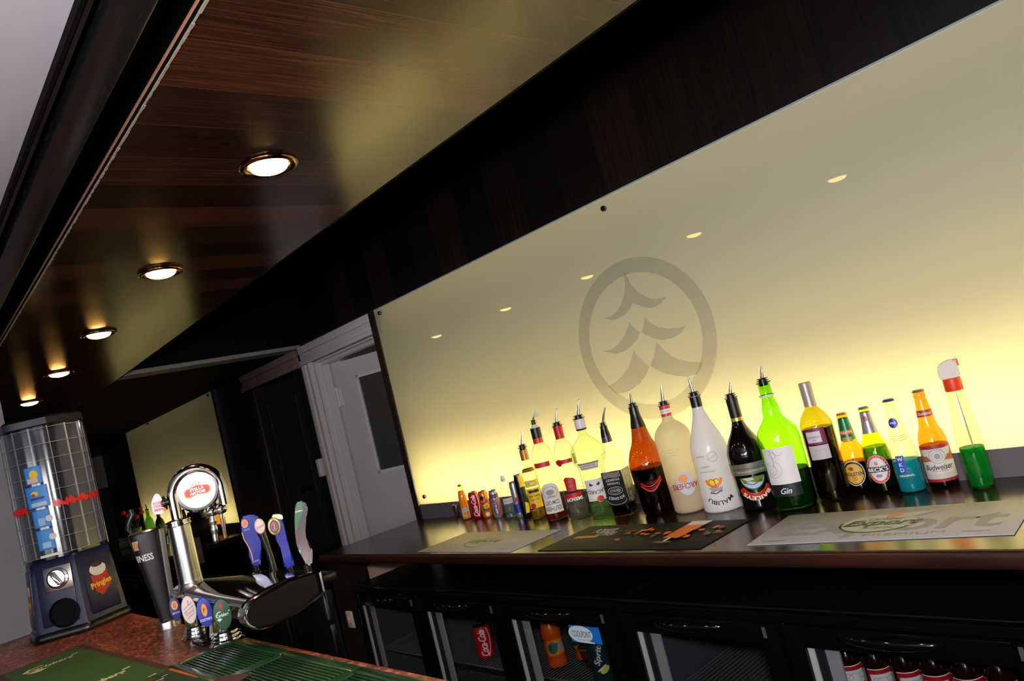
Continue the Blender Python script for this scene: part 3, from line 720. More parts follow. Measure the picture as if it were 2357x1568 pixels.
# 9 whiskey liqueur
B = Bottle('liqueur_bottle', 'fluted clear liqueur bottle with red strap and arched white upside down label', 'bottle', ZA, (1133, 1410), (900, 298), 98)
B.body([(94, 1410), (97, 1385), (96, 1100), (98, 830), (95, 770), (84, 700), (62, 650), (46, 625), (44, 590), (44, 470), (44, 463)], CLEAR, liquid=1330, lmat=murky((150, 50, 20), .5))
B.sleeve(463, 570, P((24, 22, 26), .35)); B.sleeve(570, 622, P((206, 60, 40), .35), 'neck_band')
a = Art(); a.rect(-.034, -.0085, .026, .0085, P((200, 40, 30), .4)); B.label(a, 838, -.006, name='strap_label')
a = Art(flip=True); W = P((226, 222, 216), .5); a.rect(-.034, -.028, .034, .046, W); a.ell(0, -.028, .034, .03, W)
a.text('SOUTHERN', 0, .030, .015, P((70, 56, 56), .5), .062, bold=.01); a.text('COMFORT', 0, .009, .015, P((70, 56, 56), .5), .05, bold=.01)
a.ring(0, -.025, .026, .022, .0015, GREYP); a.ell(0, -.026, .014, .01, GREYP); a.rect(-.012, -.014, .012, -.008, GREYP); B.label(a, 1200, -.004)
b = bmesh.new(); lathe(b, [(.0115, 0), (.0115, .006), (.009, .008), (.0085, .012)], 24); mk('stopper_cap', b, CREAM, B.o, loc=(0, 0, B.Z(463)))
B.prof[-1] = (.0085, B.Z(420)); B.pourer(420, flap=True)
# 10 vodka
B = Bottle('vodka_bottle', 'clear vodka bottle with red neck seal and red crest label', 'bottle', ZA, (1365, 1395), (1118, 268), 98)
B.body([(94, 1395), (98, 1370), (97, 1100), (99, 800), (96, 740), (82, 670), (58, 620), (44, 595), (40, 575), (40, 450), (40, 445)], CLEAR, liquid=1210, lmat=murky((200, 204, 196), .86))
B.sleeve(447, 578, P((196, 24, 30), .35)); W = P((186, 24, 34), .4)
a = Art(); a.rect(-.034, -.007, .030, .007, W); a.ell(-.018, -.002, .011, .012, W); B.label(a, 805, -.008, name='strap_label')
a = Art(); a.poly([(-.020, .03), (-.010, .036), (.014, .030), (.020, .022), (.017, -.014), (-.017, -.014)], W); a.text('No.21', 0, .004, .006, GREYP, .02, shear=.2); a.line([(-.014, .018), (.012, .020)], .001, GREYP)
a.rect(-.030, -.040, .030, -.020, W); B.label(a, 1070, -.006)
a = Art(flip=True); a.text('SMIRNOFF', 0, 0, .012, WHITE, .056, bold=.02); B.label(a, 1192, -.004, off=.003, name='name_label')
a = Art(); a.rect(-.008, -.018, .008, .018, P((176, 178, 160), .5)); B.label(a, 800, .034, name='side_label')
B.pourer(447)
# 11 rum
B = Bottle('white_rum_bottle', 'clear white rum bottle with rounded bulb shoulder and white neck seal', 'bottle', ZA, (1604, 1385), (1350, 172), 112)
B.body([(104, 1385), (109, 1365), (111, 1100), (114, 900), (126, 850), (150, 800), (156, 750), (148, 690), (118, 630), (78, 585), (48, 550), (34, 520), (36, 490), (46, 480), (46, 375), (46, 370)], CLEARG, liquid=1250, lmat=murky((196, 222, 190), .88))
B.sleeve(372, 470, P((222, 218, 226), .4)); B.sleeve(470, 490, INK, 'neck_band')
a = Art(); a.rect(-.036, -.013, .032, .013, P((224, 226, 208), .5)); a.rect(-.036, .008, .032, .010, INK); a.rect(-.036, -.008, .032, -.0065, INK); a.text('SUPERIOR', 0, .001, .005, P((60, 60, 50), .5), .04); B.label(a, 845, -.006, name='strap_label')
a = Art(); W = P((222, 224, 220), .5); a.rect(-.034, -.034, .034, .036, W)
for sx in (-1, 1): a.poly([(sx*.004, .018), (sx*.016, .026), (sx*.018, .018), (sx*.012, .014)], P((90, 30, 40), .5))
B.label(a, 1100, -.004)
a = Art(flip=True); a.text('BACARDI', -.0, 0, .012, P((70, 66, 70), .5), .062, bold=.01, arc=.08); B.label(a, 1120, -.003, off=.003, name='name_label')
a = Art(); a.ell(0, 0, .011, .011, P((200, 40, 40), .4)); a.ring(0, 0, .011, .011, .0015, GOLD); a.line([(-.034, .004), (-.014, .0)], .0008, RED); a.line([(.034, .004), (.014, .0)], .0008, RED); B.label(a, 1190, .004, off=.003, name='seal')
B.pourer(372)
# 12 square whiskey
B = Bottle('whiskey_bottle', 'square whiskey bottle with black patterned label and black neck wrap', 'bottle', ZA, (1836, 1378), (1620, 258), 165, yaw=math.radians(-24))
jsq = lambda z: 0 if z > B_jd_z else .8*min(1, (B_jd_z-z)/.012)
B_jd_z = 0.225
B_jd_z = (B.yb-700)*B.k
B.body([(122, 1378), (127, 1360), (127, 900), (127, 780), (122, 745), (104, 725), (76, 705), (66, 670), (62, 615), (60, 600), (52, 520), (40, 470), (40, 452), (40, 448)], CLEAR, sq=jsq, liquid=960, lmat=glass((60, 20, 8), .2))
B.sleeve(450, 612, P((16, 15, 17), .3))
a = Art(); 
for i in range(4): a.line([(-.012, .006-i*.004), (0, .001-i*.004), (.012, .006-i*.004)], .0008, GREYP)
B.label(a, 570, name='neck_print')
def jd_side():
    a = Art(flip=True); W = P((205, 205, 200), .5); a.rect(-.035, -.054, .035, .054, P((14, 13, 14), .4))
    a.text("JACK DANIEL'S", 0, .032, .012, W, .056, bold=.02, arc=.06); a.ring(0, .008, .026, .013, .0012, W); a.text('Old No.7', 0, .008, .008, W, .034, bold=.01, shear=.2)
    a.ring(0, .008, .018, .009, .0007, W)
    a.text('Tennessee', 0, -.014, .009, W, .044, shear=.3); a.text('WHISKEY', 0, -.027, .008, W, .05, bold=.01)
    for i in range(6): a.line([(-.03, -.036-i*.003), (-.01, -.034-i*.003), (.01, -.037-i*.003), (.03, -.035-i*.003)], .0009, W)
    a.ring(0, .036, .033, .017, .001, W, 20, 0, PI)
    return a
jb = B
def plane_label(B, art, y, ang, half, name='label'):
    z0 = B.Z(y); n = Vector((math.sin(ang), -math.cos(ang), 0)); ex = Vector((math.cos(ang), math.sin(ang), 0))
    art.build(name, lambda u, v, k: n*(half+.0016+k)+ex*u+Vector((0, 0, z0+v)), B.o, 0)
hfw = 127*B.kr
plane_label(B, jd_side(), 1080, 0, hfw)
a = Art(); a.rect(-.035, -.054, .035, .054, P((14, 13, 14), .4)); W = P((205, 205, 200), .5)
a.text('TENNESSEE SOUR MASH', -.024, 0, .005, W, .095, rot=-PI/2, bold=.02)
for i, y_ in enumerate((.038, .018, -.004, -.026, -.044)):
    a.ring(-.004, y_, .010, .007, .0012, W); a.rect(-.010, y_-.0008, .002, y_+.0008, W)
plane_label(B, a, 1080, PI/2, hfw, 'side_label')
B.pourer(450)
# 13 brown coffee liqueur
B = Bottle('coffee_liqueur_bottle', 'brown long necked liqueur bottle with a red swirl label', 'bottle', ZB, (322, 1430), (42, 338), 132)
B.body([(126, 1430), (136, 1400), (146, 1250), (158, 1100), (162, 1010), (156, 940), (126, 850), (92, 780), (72, 700), (54, 600), (42, 540), (38, 480), (38, 465)], AMBER, liquid=1010, lmat=P((12, 6, 5), .25))
B.sleeve(468, 650, P((22, 18, 18), .3))
a = Art(); a.rect(-.034, -.0, .034, .036, P((150, 60, 10), .4, emit=.0)); B.label(a, 1075, -.004, name='upper_label') if False else None
a = Art(); DR = P((120, 16, 14), .35); LR = P((216, 56, 48), .35)
for i in range(4): a.line([(-.032+.064*t, .010-.024*math.sin(t*PI)*(1-.14*i)+.004*i+.010*t) for t in [j/12 for j in range(13)]], .0045-.0007*i, DR if i % 2 else LR)
a.text('TIA', -.004, .018, .006, DR, .02); B.label(a, 1180, -.006)
B.pourer(468)
# 14 peach schnapps frosted
FROST = frosted((244, 240, 224), .72, .4, 'frosted_bottle_glass', see=.22)
B = Bottle('schnapps_bottle', 'frosted white schnapps bottle with red and white banded neck', 'bottle', ZB, (605, 1416), (322, 265), 145)
B.body([(128, 1416), (138, 1395), (142, 1250), (146, 1050), (150, 850), (153, 760), (150, 715), (132, 670), (90, 620), (56, 590), (44, 560), (42, 540), (43, 452), (43, 448)], FROST, liquid=1150, lmat=frosted((225, 205, 170), .5))
B.sleeve(450, 480, P((206, 50, 56), .4)); B.sleeve(480, 520, WHITE, 'neck_label'); B.sleeve(520, 545, P((206, 50, 56), .4), 'neck_band')
a = Art(); a.text('ARCHERS', 0, 0, .005, P((110, 60, 60), .4), .024); B.label(a, 500, off=.002, name='neck_print')
a = Art(); a.ell(0, 0, .027, .034, P((196, 196, 206), .45)); a.ell(-.006, .014, .013, .013, P((236, 150, 90), .5)); a.line([(-.02, .0), (0, .002), (.02, -.004)], .0006, GREYP)
B.label(a, 1150, .004)
a = Art(flip=True); a.text('ARCHERS', 0, 0, .016, P((176, 48, 66), .45), .075, bold=.01); B.label(a, 1170, .000, off=.0028, name='name_label')
a = Art(); 
for i in range(3): a.rect(-.014, .012-i*.009, .012, .0128-i*.009, GREYP)
a.text('1751', .02, .008, .004, GREYP); B.label(a, 870, -.014, name='small_print')
B.pourer(450)
# 15 white coconut rum
B = Bottle('coconut_rum_bottle', 'glossy white rum bottle with orange sunset palm label', 'bottle', ZB, (902, 1405), (568, 195), 165)
B.body([(160, 1405), (166, 1385), (162, 1250), (155, 1100), (154, 1000), (156, 900), (150, 820), (128, 740), (98, 660), (70, 580), (54, 520), (46, 470), (45, 380), (45, 372)], frosted((244, 244, 250), .45, .2, 'white_glass'))
B.sleeve(374, 470, P((26, 22, 22), .3))
a = Art(); a.ell(0, .030, .024, .024, ORANGE, 24, PI, 2*PI); a.ell(0, .030, .017, .016, YELLOW, 20, PI, 2*PI); a.line([(.004, .010), (.002, .022), (.001, .030)], .002, INK)
for q in (-1, 1): a.line([(.001, .026), (q*.008, .031), (q*.014, .024)], .0018, INK)
for i in range(9):
    x = -.014+i*.0035; a.line([(x, -.004-abs(i-4)*.001), (x+.003, .002), (x+.001*(i-4), .010-abs(i-4)*.001)], .0016, P((70, 60, 70), .5))
a.line([(-.016, -.006), (0, -.010), (.016, -.004)], .003, P((60, 60, 66), .5)); B.label(a, 1200, -.010)
a = Art(flip=True); a.text('MALIBU', 0, 0, .012, INK, .074, bold=.015, arc=.05); B.label(a, 1318, -.004, name='name_label')
a = Art(); SG = P((110, 105, 100), .5); a.text('ORIGINAL', -.026, .02, .0045, SG, .026); a.ring(.008, .015, .014, .014, .0007, SG); a.line([(-.004, .010), (.02, .02)], .0007, SG)
a.text('CARIBBEAN', -.02, -.010, .0045, SG, .028); a.text('RUM WITH COCONUT', -.016, -.024, .0045, SG, .046); B.label(a, 960, -.004, name='small_print')
B.pourer(374)
# 16 black cream liqueur
B = Bottle('cream_liqueur_bottle', 'black cream liqueur bottle with landscape label and silver band', 'bottle', ZB, (1228, 1390), (948, 235), 150)
B.body([(146, 1390), (152, 1370), (156, 1200), (160, 1060), (163, 960), (163, 900), (157, 850), (130, 770), (86, 690), (60, 630), (50, 590), (47, 550), (46, 400), (46, 382)], P((12, 9, 9), .08, name='black_bottle_glass', coat=.5), smooth=5)
B.sleeve(384, 555, P((18, 16, 16), .4), off=.0012); B.sleeve(558, 590, P((206, 176, 80), .3, .5), 'neck_band', off=.001)
B.sleeve(960, 1062, P((130, 126, 112), .35, .4), 'silver_band')
a = Art(); a.rect(-.05, -.001, .05, .001, P((60, 90, 60), .4)); a.text('THE ORIGINAL IRISH CREAM', 0, -.008, .004, P((230, 226, 210), .4), .08); B.label(a, 1005, off=.0022, name='band_print')
a = Art(); a.ell(0, .020, .034, .034, P((30, 80, 40), .4), 30, PI, 2*PI); a.ell(0, .019, .031, .030, P((176, 196, 220), .4), 30, PI, 2*PI)
a.poly([(-.031, .019), (.031, .019), (.024, .002), (.006, .004), (-.008, .010), (-.024, .004)], P((110, 120, 30), .4)); a.poly([(-.026, .019), (.0, .019), (.004, .012), (-.014, .010)], P((190, 196, 180), .4)); a.line([(-.022, .006), (0, -.001), (.024, .010)], .002, P((40, 70, 20), .4))
B.label(a, 1150, -.002)
a = Art(); a.line([(.042*math.sin(t), -.042*math.cos(t)+.0) for t in [(-1.15+2.3*i/16) for i in range(17)]], .016, P((178, 44, 22), .4)); a.line([(.0505*math.sin(t), -.0505*math.cos(t)) for t in [(-1.1+2.2*i/16) for i in range(17)]], .001, GOLD)
a.line([(.0335*math.sin(t), -.0335*math.cos(t)) for t in [(-1.1+2.2*i/16) for i in range(17)]], .001, GOLD); B.label(a, 1120, .000, name='name_band', off=.0014)
a = Art(flip=True); a.text('BAILEYS', 0, .0, .0105, P((248, 240, 226), .4), .078, bold=.02, arc=.042); B.label(a, 1276, .000, off=.0032, name='name_label')
B.pourer(382)
# 17 green gin
B = Bottle('gin_bottle', 'large bright green gin bottle with a white scrollwork label', 'bottle', ZB, (1556, 1362), (1228, 88), 178, nudge=(.012, -.022)); B.kr *= .95
B.body([(172, 1362), (180, 1340), (184, 1100), (184, 850), (181, 740), (168, 670), (136, 620), (96, 570), (80, 530), (77, 490), (68, 440), (56, 400), (52, 370), (56, 350), (53, 345), (52, 250), (52, 240)], GREENG, liquid=1030, lmat=murky((24, 92, 12), .6))
B.sleeve(346, 362, P((225, 228, 220), .4), 'neck_ring', off=.003)
a = Art(); W = P((226, 224, 222), .5); a.rect(-.042, -.046, .042, .048, W); a.rect(-.042, -.078, .040, -.046, P((22, 28, 30), .45))
for (cx, cy, rr, a0, a1) in ((-.022, .024, .020, 0, 5), (-.018, -.006, .022, 2.0, 7.5), (-.022, -.008, .013, 2, 8), (-.012, .030, .008, 0, 6), (-.024, -.010, .006, 0, 6), (.004, .040, .012, 3.2, 5.8)):
    a.ring(cx, cy, rr, rr, .0008, GREYP, 24, a0, a1)
a.line([(-.018, .044), (-.012, .02), (-.014, -.002)], .0014, GREYP)
a.text('Gin', 0, -.063, .015, P((236, 236, 232), .4), .028, shear=.4, bold=.01); B.label(a, 970, -.016)
B.pourer(242)
# 18 wine
B = Bottle('wine_bottle', 'red wine bottle with silver screw cap and small magenta label', 'bottle', ZC, (338, 1440), (85, 322), 138, nudge=(.012, -.014))
B.body([(134, 1440), (140, 1420), (140, 1100), (140, 800), (136, 720), (112, 650), (78, 600), (58, 570), (50, 540), (50, 335), (50, 330)], OLIVE, liquid=760, lmat=P((14, 6, 8), .15, name='red_wine'))
B.sleeve(330, 552, P((176, 168, 160), .35, .4), 'screw_cap', off=.0012)
b = bmesh.new(); lathe(b, [(50*B.kr+.0013, B.Z(338)), (50*B.kr, B.h), (0, B.h+.0003)], 30); mk('cap_top', b, P((176, 168, 160), .35, .4), B.o)
a = Art(); MGN = P((120, 34, 74), .45); a.rect(-.026, .010, .024, .052, MGN); a.rect(-.024, .016, .012, .044, P((205, 200, 205), .5)); a.rect(-.026, -.028, .024, .008, P((188, 180, 178), .5)); a.text('KENDERMANN', -.006, .030, .005, P((90, 70, 80), .5), .030); a.text('2006', -.006, .022, .003, P((90, 70, 80), .5)); a.rect(-.018, -.004, .014, -.0032, GREYP)
B.label(a, 940, -.008)
# beers
def beer(name, lab, bot, tip, hw, pts, gl, liq, lmat, capm, yaw=0, nudge=None):
    B = Bottle(name, lab, 'bottle', ZC, bot, tip, hw, yaw=yaw, nudge=nudge); B.body(pts, gl, liquid=liq, lmat=lmat); B.cap(tip[1], pts[-1][0]*B.kr*1.0, capm); return B
B = beer('beer_bottle', 'brown beer bottle with green neck foil and oval gold label', (598, 1390), (440, 610), 124,
    [(118, 1390), (124, 1370), (124, 1100), (123, 1040), (112, 980), (92, 930), (74, 885), (64, 800), (54, 700), (48, 660), (50, 650), (50, 640), (46, 630)], BROWN, 1090, glass((50, 22, 8), .3), P((170, 130, 80), .35, .5), nudge=(.003, .002))
B.sleeve(668, 880, P((20, 110, 70), .35, .3), 'neck_foil')
a = Art(); a.rect(-.016, -.006, .016, .006, P((196, 90, 40), .4)); a.text('HOLSTEN', 0, 0, .006, CREAM, .028, bold=.02); a.rect(-.010, -.024, .010, -.012, P((180, 150, 50), .4)); B.label(a, 800, -.002, off=.002, name='neck_label')
a = Art(); a.ell(0, 0, .027, .032, P((16, 22, 18), .4)); a.ring(0, 0, .027, .032, .0022, P((222, 214, 190), .4)); a.ell(0, -.001, .0225, .026, P((222, 170, 70), .4)); a.ell(-.004, .012, .006, .005, P((150, 90, 40), .4)); a.text('HOLSTEN', 0, -.002, .0095, INK, .044, bold=.02); a.text('PILS', 0, -.011, .004, INK); a.text('LAGER', 0, -.016, .003, RED); B.label(a, 1190, -.010)
B = beer('beer_bottle', 'green beer bottle with silver neck foil and red ringed oval label', (838, 1386), (650, 553), 128,
    [(124, 1386), (129, 1366), (129, 1100), (128, 1010), (116, 940), (96, 880), (76, 830), (64, 780), (54, 700), (46, 620), (48, 604), (49, 585), (46, 572)], BEERG, 945, glass((52, 92, 14), .3), P((130, 124, 116), .35, .5))
B.sleeve(608, 812, P((170, 168, 176), .35, .5), 'neck_foil')
a = Art(); a.text('B', -.002, .006, .012, P((170, 50, 50), .4), bold=.03); 
for i in range(4): a.rect(-.012, -.012-i*.004, .012, -.0112-i*.004, GREYP)
B.label(a, 690, off=.002, name='neck_label')
a = Art(); a.ell(0, 0, .027, .035, P((226, 218, 216), .4)); a.ring(0, 0, .0262, .0342, .0055, P((206, 70, 74), .4))
for i in range(22):
    t = 2*PI*i/22; a.rect(.0235*math.cos(t)-.001, .0315*math.sin(t)-.0007, .0235*math.cos(t)+.001, .0315*math.sin(t)+.0007, P((235, 225, 220), .4), t)
a.rect(-.0255, -.0065, .024, .0065, INK); a.text("BECK'S", 0, 0, .0095, WHITE, .044, bold=.025); a.text('B', 0, .015, .008, P((190, 60, 60), .4), bold=.02); a.rect(-.006, -.019, .006, -.012, GREYP); B.label(a, 1150, -.006)
B = beer('alcopop_bottle', 'clear bottle of turquoise blue alcopop', (1120, 1368), (872, 474), 125,
    [(116, 1368), (127, 1345), (127, 1200), (124, 1080), (118, 980), (104, 900), (88, 840), (72, 760), (60, 660), (54, 580), (52, 550), (56, 540), (50, 528), (50, 500)], CLEAR, 1062, murky((30, 196, 225), .4, .5), P((60, 70, 130), .35, .4), nudge=(.002, -.02))
a = Art(); a.ell(0, 0, .010, .012, P((34, 50, 160), .4)); a.text('WKD', 0, 0, .005, WHITE, .014, bold=.02); a.line([(.010, 0), (.018, .001)], .0008, GREEN); B.label(a, 700, -.004, name='neck_label')
a = Art(); a.rect(-.009, -.020, .010, .022, P((36, 76, 180), .4)); a.text('W', 0, .014, .009, WHITE, bold=.02); a.text('K', 0, .001, .009, WHITE, bold=.02); a.text('D', 0, -.012, .009, WHITE, bold=.02); B.label(a, 1092, -.012)
a = Art(); a.text('ORIGINAL', 0, .004, .005, P((210, 230, 235), .4), .034, bold=.02); a.text('VODKA BLUE', 0, -.006, .004, P((20, 60, 120), .4), .03); B.label(a, 1210, -.006, name='small_print')
a = Art(); 
for i in range(3): a.line([(-.018, -.002+i*.005), (0, -.004+i*.005), (.018, -.001+i*.005)], .0009, P((90, 110, 30), .4))
B.label(a, 852, name='shoulder_print')
B = beer('beer_bottle', 'amber beer bottle with white and red label at the right of the row', (1368, 1334), (1118, 398), 130,
    [(126, 1334), (131, 1315), (131, 1100), (131, 930), (126, 870), (110, 810), (90, 765), (78, 700), (66, 600), (56, 500), (52, 480), (56, 470), (56, 450), (52, 430)], glass((228, 134, 30), .22), 930, glass((60, 24, 8), .3), P((150, 110, 80), .35, .4), nudge=(.008, -.005))
a = Art(); a.rect(-.022, -.008, .022, .008, P((170, 50, 50), .4)); a.text('Budweiser', 0, 0, .007, WHITE, .03, shear=.3); B.label(a, 625, name='neck_label')
a = Art(); W = P((214, 206, 200), .5); RR = P((160, 36, 40), .45); a.rect(-.044, -.044, .044, .042, RR); a.rect(-.044, -.037, .044, .034, W); a.poly([(-.044, .034), (-.03, .034), (-.012, .006), (-.044, .002)], P((170, 110, 70), .45)); a.poly([(.044, .034), (.036, .034), (.016, .006), (.044, .002)], P((150, 90, 50), .45))
a.poly([(-.036, .032), (.036, .032), (.03, .018), (-.03, .018)], W); a.ell(.002, .016, .017, .017, W); a.ring(.002, .016, .017, .017, .0013, GREYP); a.ring(.002, .016, .011, .011, .001, GREYP); a.ell(.002, .016, .006, .007, GREYP); a.text('GENUINE', 0, .030, .004, GREYP, .03)
a.text('Budweiser', 0, -.009, .013, P((50, 46, 50), .4), .060, shear=.35, bold=.01); a.text('KING OF BEERS', 0, -.018, .0028, P((120, 60, 60), .4), .03)
for i in range(4): a.rect(-.03, -.0255-i*.0033, .03, -.025-i*.0033, GREYP)
B.label(a, 1095, -.002)
# spray bottle
B = Bottle('spray_bottle', 'clear spray bottle half full of green liquid with a red collar', 'bottle', ZC, (1752, 1346), (1480, 105), 104)
B.body([(98, 1346), (104, 1325), (106, 1200), (108, 1000), (104, 850), (94, 700), (82, 560), (74, 450), (68, 400), (66, 388)], glass((240, 243, 226), .38), liquid=955, lmat=murky((14, 172, 64), .5, .5))
zc = B.Z(385)
b = bmesh.new(); lathe(b, [(74*B.kr, zc-.004), (76*B.kr, zc), (74*B.kr, B.Z(285)), (60*B.kr, B.Z(280))], 28); mk('collar', b, P((232, 60, 22), .4), B.o)
b = bmesh.new(); zt, zh = B.Z(280), B.h
pts = [(-.022, zt), (.020, zt), (.020, zt+(zh-zt)*.62), (.014, zh), (-.002, zh*.998), (-.020, zt+(zh-zt)*.78), (-.024, zt+(zh-zt)*.3)]
for y_ in (-.011, .011): pass
f1 = [b.verts.new((x, -.011, z)) for x, z in pts]; f2 = [b.verts.new((x, .011, z)) for x, z in pts]
b.faces.new(f1); b.faces.new(f2[::-1])
for i in range(len(pts)): b.faces.new((f1[i], f1[(i+1) % len(pts)], f2[(i+1) % len(pts)], f2[i]))
bmesh.ops.bevel(b, geom=b.edges[:], offset=.003, segments=2, affect='EDGES')
mk('spray_head', b, P((210, 200, 186), .45), B.o)
b = bmesh.new(); box(b, .012, .0225, -.006, .006, zt+(zh-zt)*.6, zh-.001, 0, .001); mk('trigger', b, P((226, 90, 50), .4), B.o)
b = bmesh.new(); tube(b, [(0, 0, zc), (.003, 0, .14), (.005, 0, .05), (.0, 0, .012)], .0018, 8); mk('dip_tube', b, P((210, 200, 170), .4), B.o)

# ================================================================== FRIDGES
FT = H-.605; FYF = 1.44
def fridge(x0, label, doors, group=None):
    """doors: list of (glass x0, x1)"""
    x1 = doors[-1][1]+.06
    r = empty('bottle_fridge', (x0, FYF, 0), 0, label, 'fridge')
    w = x1-x0; b = bmesh.new()
    y1 = D-.02-FYF
    box(b, 0, w, .03, y1, FT-.02, FT, 0, .002); box(b, 0, .03, .035, y1, .05, FT-.02); box(b, w-.03, w, .035, y1, .05, FT-.02)
    box(b, .03, w-.03, y1-.02, y1, .05, FT-.02); box(b, .03, w-.03, .035, y1-.02, .05, .1)
    mk('cabinet', b, P((14, 14, 15), .28, name='fridge_black', noise=.2, nscale=12), r, False)
    b = bmesh.new(); box(b, .0301, .032, .04, y1-.021, .101, FT-.021); box(b, w-.032, w-.0301, .04, y1-.021, .101, FT-.021); box(b, .033, w-.033, y1-.023, y1-.0205, .101, FT-.021); box(b, .033, w-.033, .04, y1-.024, .1005, .103)
    mk('liner', b, P((66, 66, 70), .5, name='fridge_liner', noise=.1), r, False)
    b = bmesh.new(); box(b, .001, w-.001, .004, .028, FT-.022, FT-.001, 0, .003); mk('top_lip', b, GLOSSB, r)
    b = bmesh.new(); box(b, 0, w, .02, .035, .05, .1); box(b, .02, w-.02, .05, .08, 0, .05); mk('plinth', b, MATT, r, False)
    gt = H-.676-0
    for di, (g0, g1) in enumerate(doors):
        g0 -= x0; g1 -= x0; L0, R0 = g0-.046, g1+.046
        dr = empty('door', (L0+(R0-L0)/2, 0, .1)); dr.parent = r; hw = (R0-L0)/2-.002; gw = (g1-g0)/2; T = FT-.026-.1; G = gt-.1
        b = bmesh.new(); box(b, -hw, -gw, -.002, .03, .0, T, 0, .003); box(b, gw, hw, -.002, .03, 0, T, 0, .003); box(b, -gw, gw, -.002, .03, G, T, 0, .003); box(b, -gw, gw, -.002, .03, 0, .07, 0, .003)
        mk('door_frame', b, GLOSSB, dr)
        b = bmesh.new(); quad(b, [(-gw, .004, .07), (gw, .004, .07), (gw, .004, G), (-gw, .004, G)]); mk('glass', b, glass((225, 228, 230), .8, .8), dr, False)
        b = bmesh.new(); box(b, -gw, -gw+.014, .008, .012, .07, G); box(b, -gw+.030, -gw+.062, .020, .026, .07, G, 1); box(b, -gw+.014, -gw+.032, .012, .026, .07, G, 2); mk('spacer', b, [P((215, 215, 217), .5), P((150, 151, 158), .5), P((28, 29, 31), .5)], dr, False)
        # bowed handle moulded under the lip
        b = bmesh.new(); n = 18; pts = []; 
        for i in range(n+1):
            t = i/n; pts.append((-.01+(t-.5)*.20, -.004-.022*math.sin(PI*t)**.7, T-.012-.0*t))
        tube(b, pts, [.006+.006*math.sin(PI*i/n)**.5 for i in range(n+1)], 12); mk('handle', b, P((10, 10, 11), .08, name='handle_gloss'), dr)
        b = bmesh.new(); lathe(b, [(.0085, 0), (.0085, .004), (.006, .007), (0, .008)], 20, 0, Matrix.Rotation(PI/2, 4, 'X')); mk('lock', b, CHROME, dr, loc=(-hw*.45, -.004, T-.016))
        b = bmesh.new(); box(b, -.004, .004, -.0045, -.002, T-.03, T-.006); 
        mk('badge', b, P((110, 108, 104), .4, .5), dr, False, loc=(hw-.03, 0, 0))
    # wire shelves
    for z in (.619, .37):
        b = bmesh.new(); n = int(w/.016)
        for yy in (.06, y1-.04): box(b, .032, w-.032, yy, yy+.004, z-.004, z)
        for i in range(n+1):
            x = .035+i*(w-.07)/n; box(b, x-.0009, x+.0009, .06, y1-.04, z-.002, z)
        mk('wire_shelf', b, P((130, 130, 134), .35, .4), r, False)
    b = bmesh.new()
    for i in range(len(doors)-1):
        m_ = (doors[i][1]+doors[i+1][0])/2-x0; box(b, m_-.018, m_+.018, .035, .06, .1, FT-.02)
    mk('mullion', b, P((40, 40, 42), .5), r, False)
    return r
fridge(-2.965, 'three door black bottle fridge nearest the white door, holding cans and soft drinks', [(-2.90, -2.512), (-2.417, -2.03), (-1.934, -1.535)])
fridge(-1.470, 'three door black bottle fridge with brown beer bottles behind its glass', [(-1.414, -1.035), (-.932, -.53), (-.45, -.06)])
# contents of the fridges: every item on its shelf
SH = .6195
class Shelf(Bottle):
    def __init__(s, name, label, cat, x, y, h, z=SH, yaw=0, group=None, rz=None):
        s.h = h; s.C = Vector((x, y, z+.0005)); s.yb, s.yt, s.k, s.kr = 0, -1, h, 1; s.lean = 0; s.sq = 0
        dc = -Vector((x, y, 0)).normalized()
        s.rz = (math.atan2(dc.y, dc.x)+PI/2+yaw) if rz is None else rz
        s.o = empty(name, s.C, s.rz, label, cat, group)
    def Z(s, y): return -y*s.h
def shelf_can(lab, x, y, base, z=SH, yaw=0, k=.031, h=.1155, group=None):
    B = Shelf('drink_can', lab, 'can', x, y, h, z, yaw, group)
    B.prof = [(k*.78, 0), (k*.8, .001), (k*.97, h*.07), (k, h*.1), (k, h*.86), (k*.97, h*.9), (k*.83, h*.965)]
    b = bmesh.new(); lathe(b, B.prof, 36); mk('can_body', b, base, B.o, ang=.9)
    b = bmesh.new(); lathe(b, [(k*.83, h*.962), (k*.87, h*.975), (k*.87, h*.995), (k*.83, h), (k*.78, h*.98), (0, h*.97)], 36); mk('lid', b, STEEL, B.o)
    return B
REDF = P((205, 14, 20), .35, .0)
B = shelf_can('red cola can on the upper fridge shelf with white script facing out', -2.284+.0, 1.565, REDF); B.label(cola_art(B.h, .029), -.5, -.004)
B = shelf_can('red cola can behind the other one in the fridge, script turned away', -2.262, 1.638, REDF, yaw=1.4); B.label(cola_art(B.h, .029), -.5, 0)
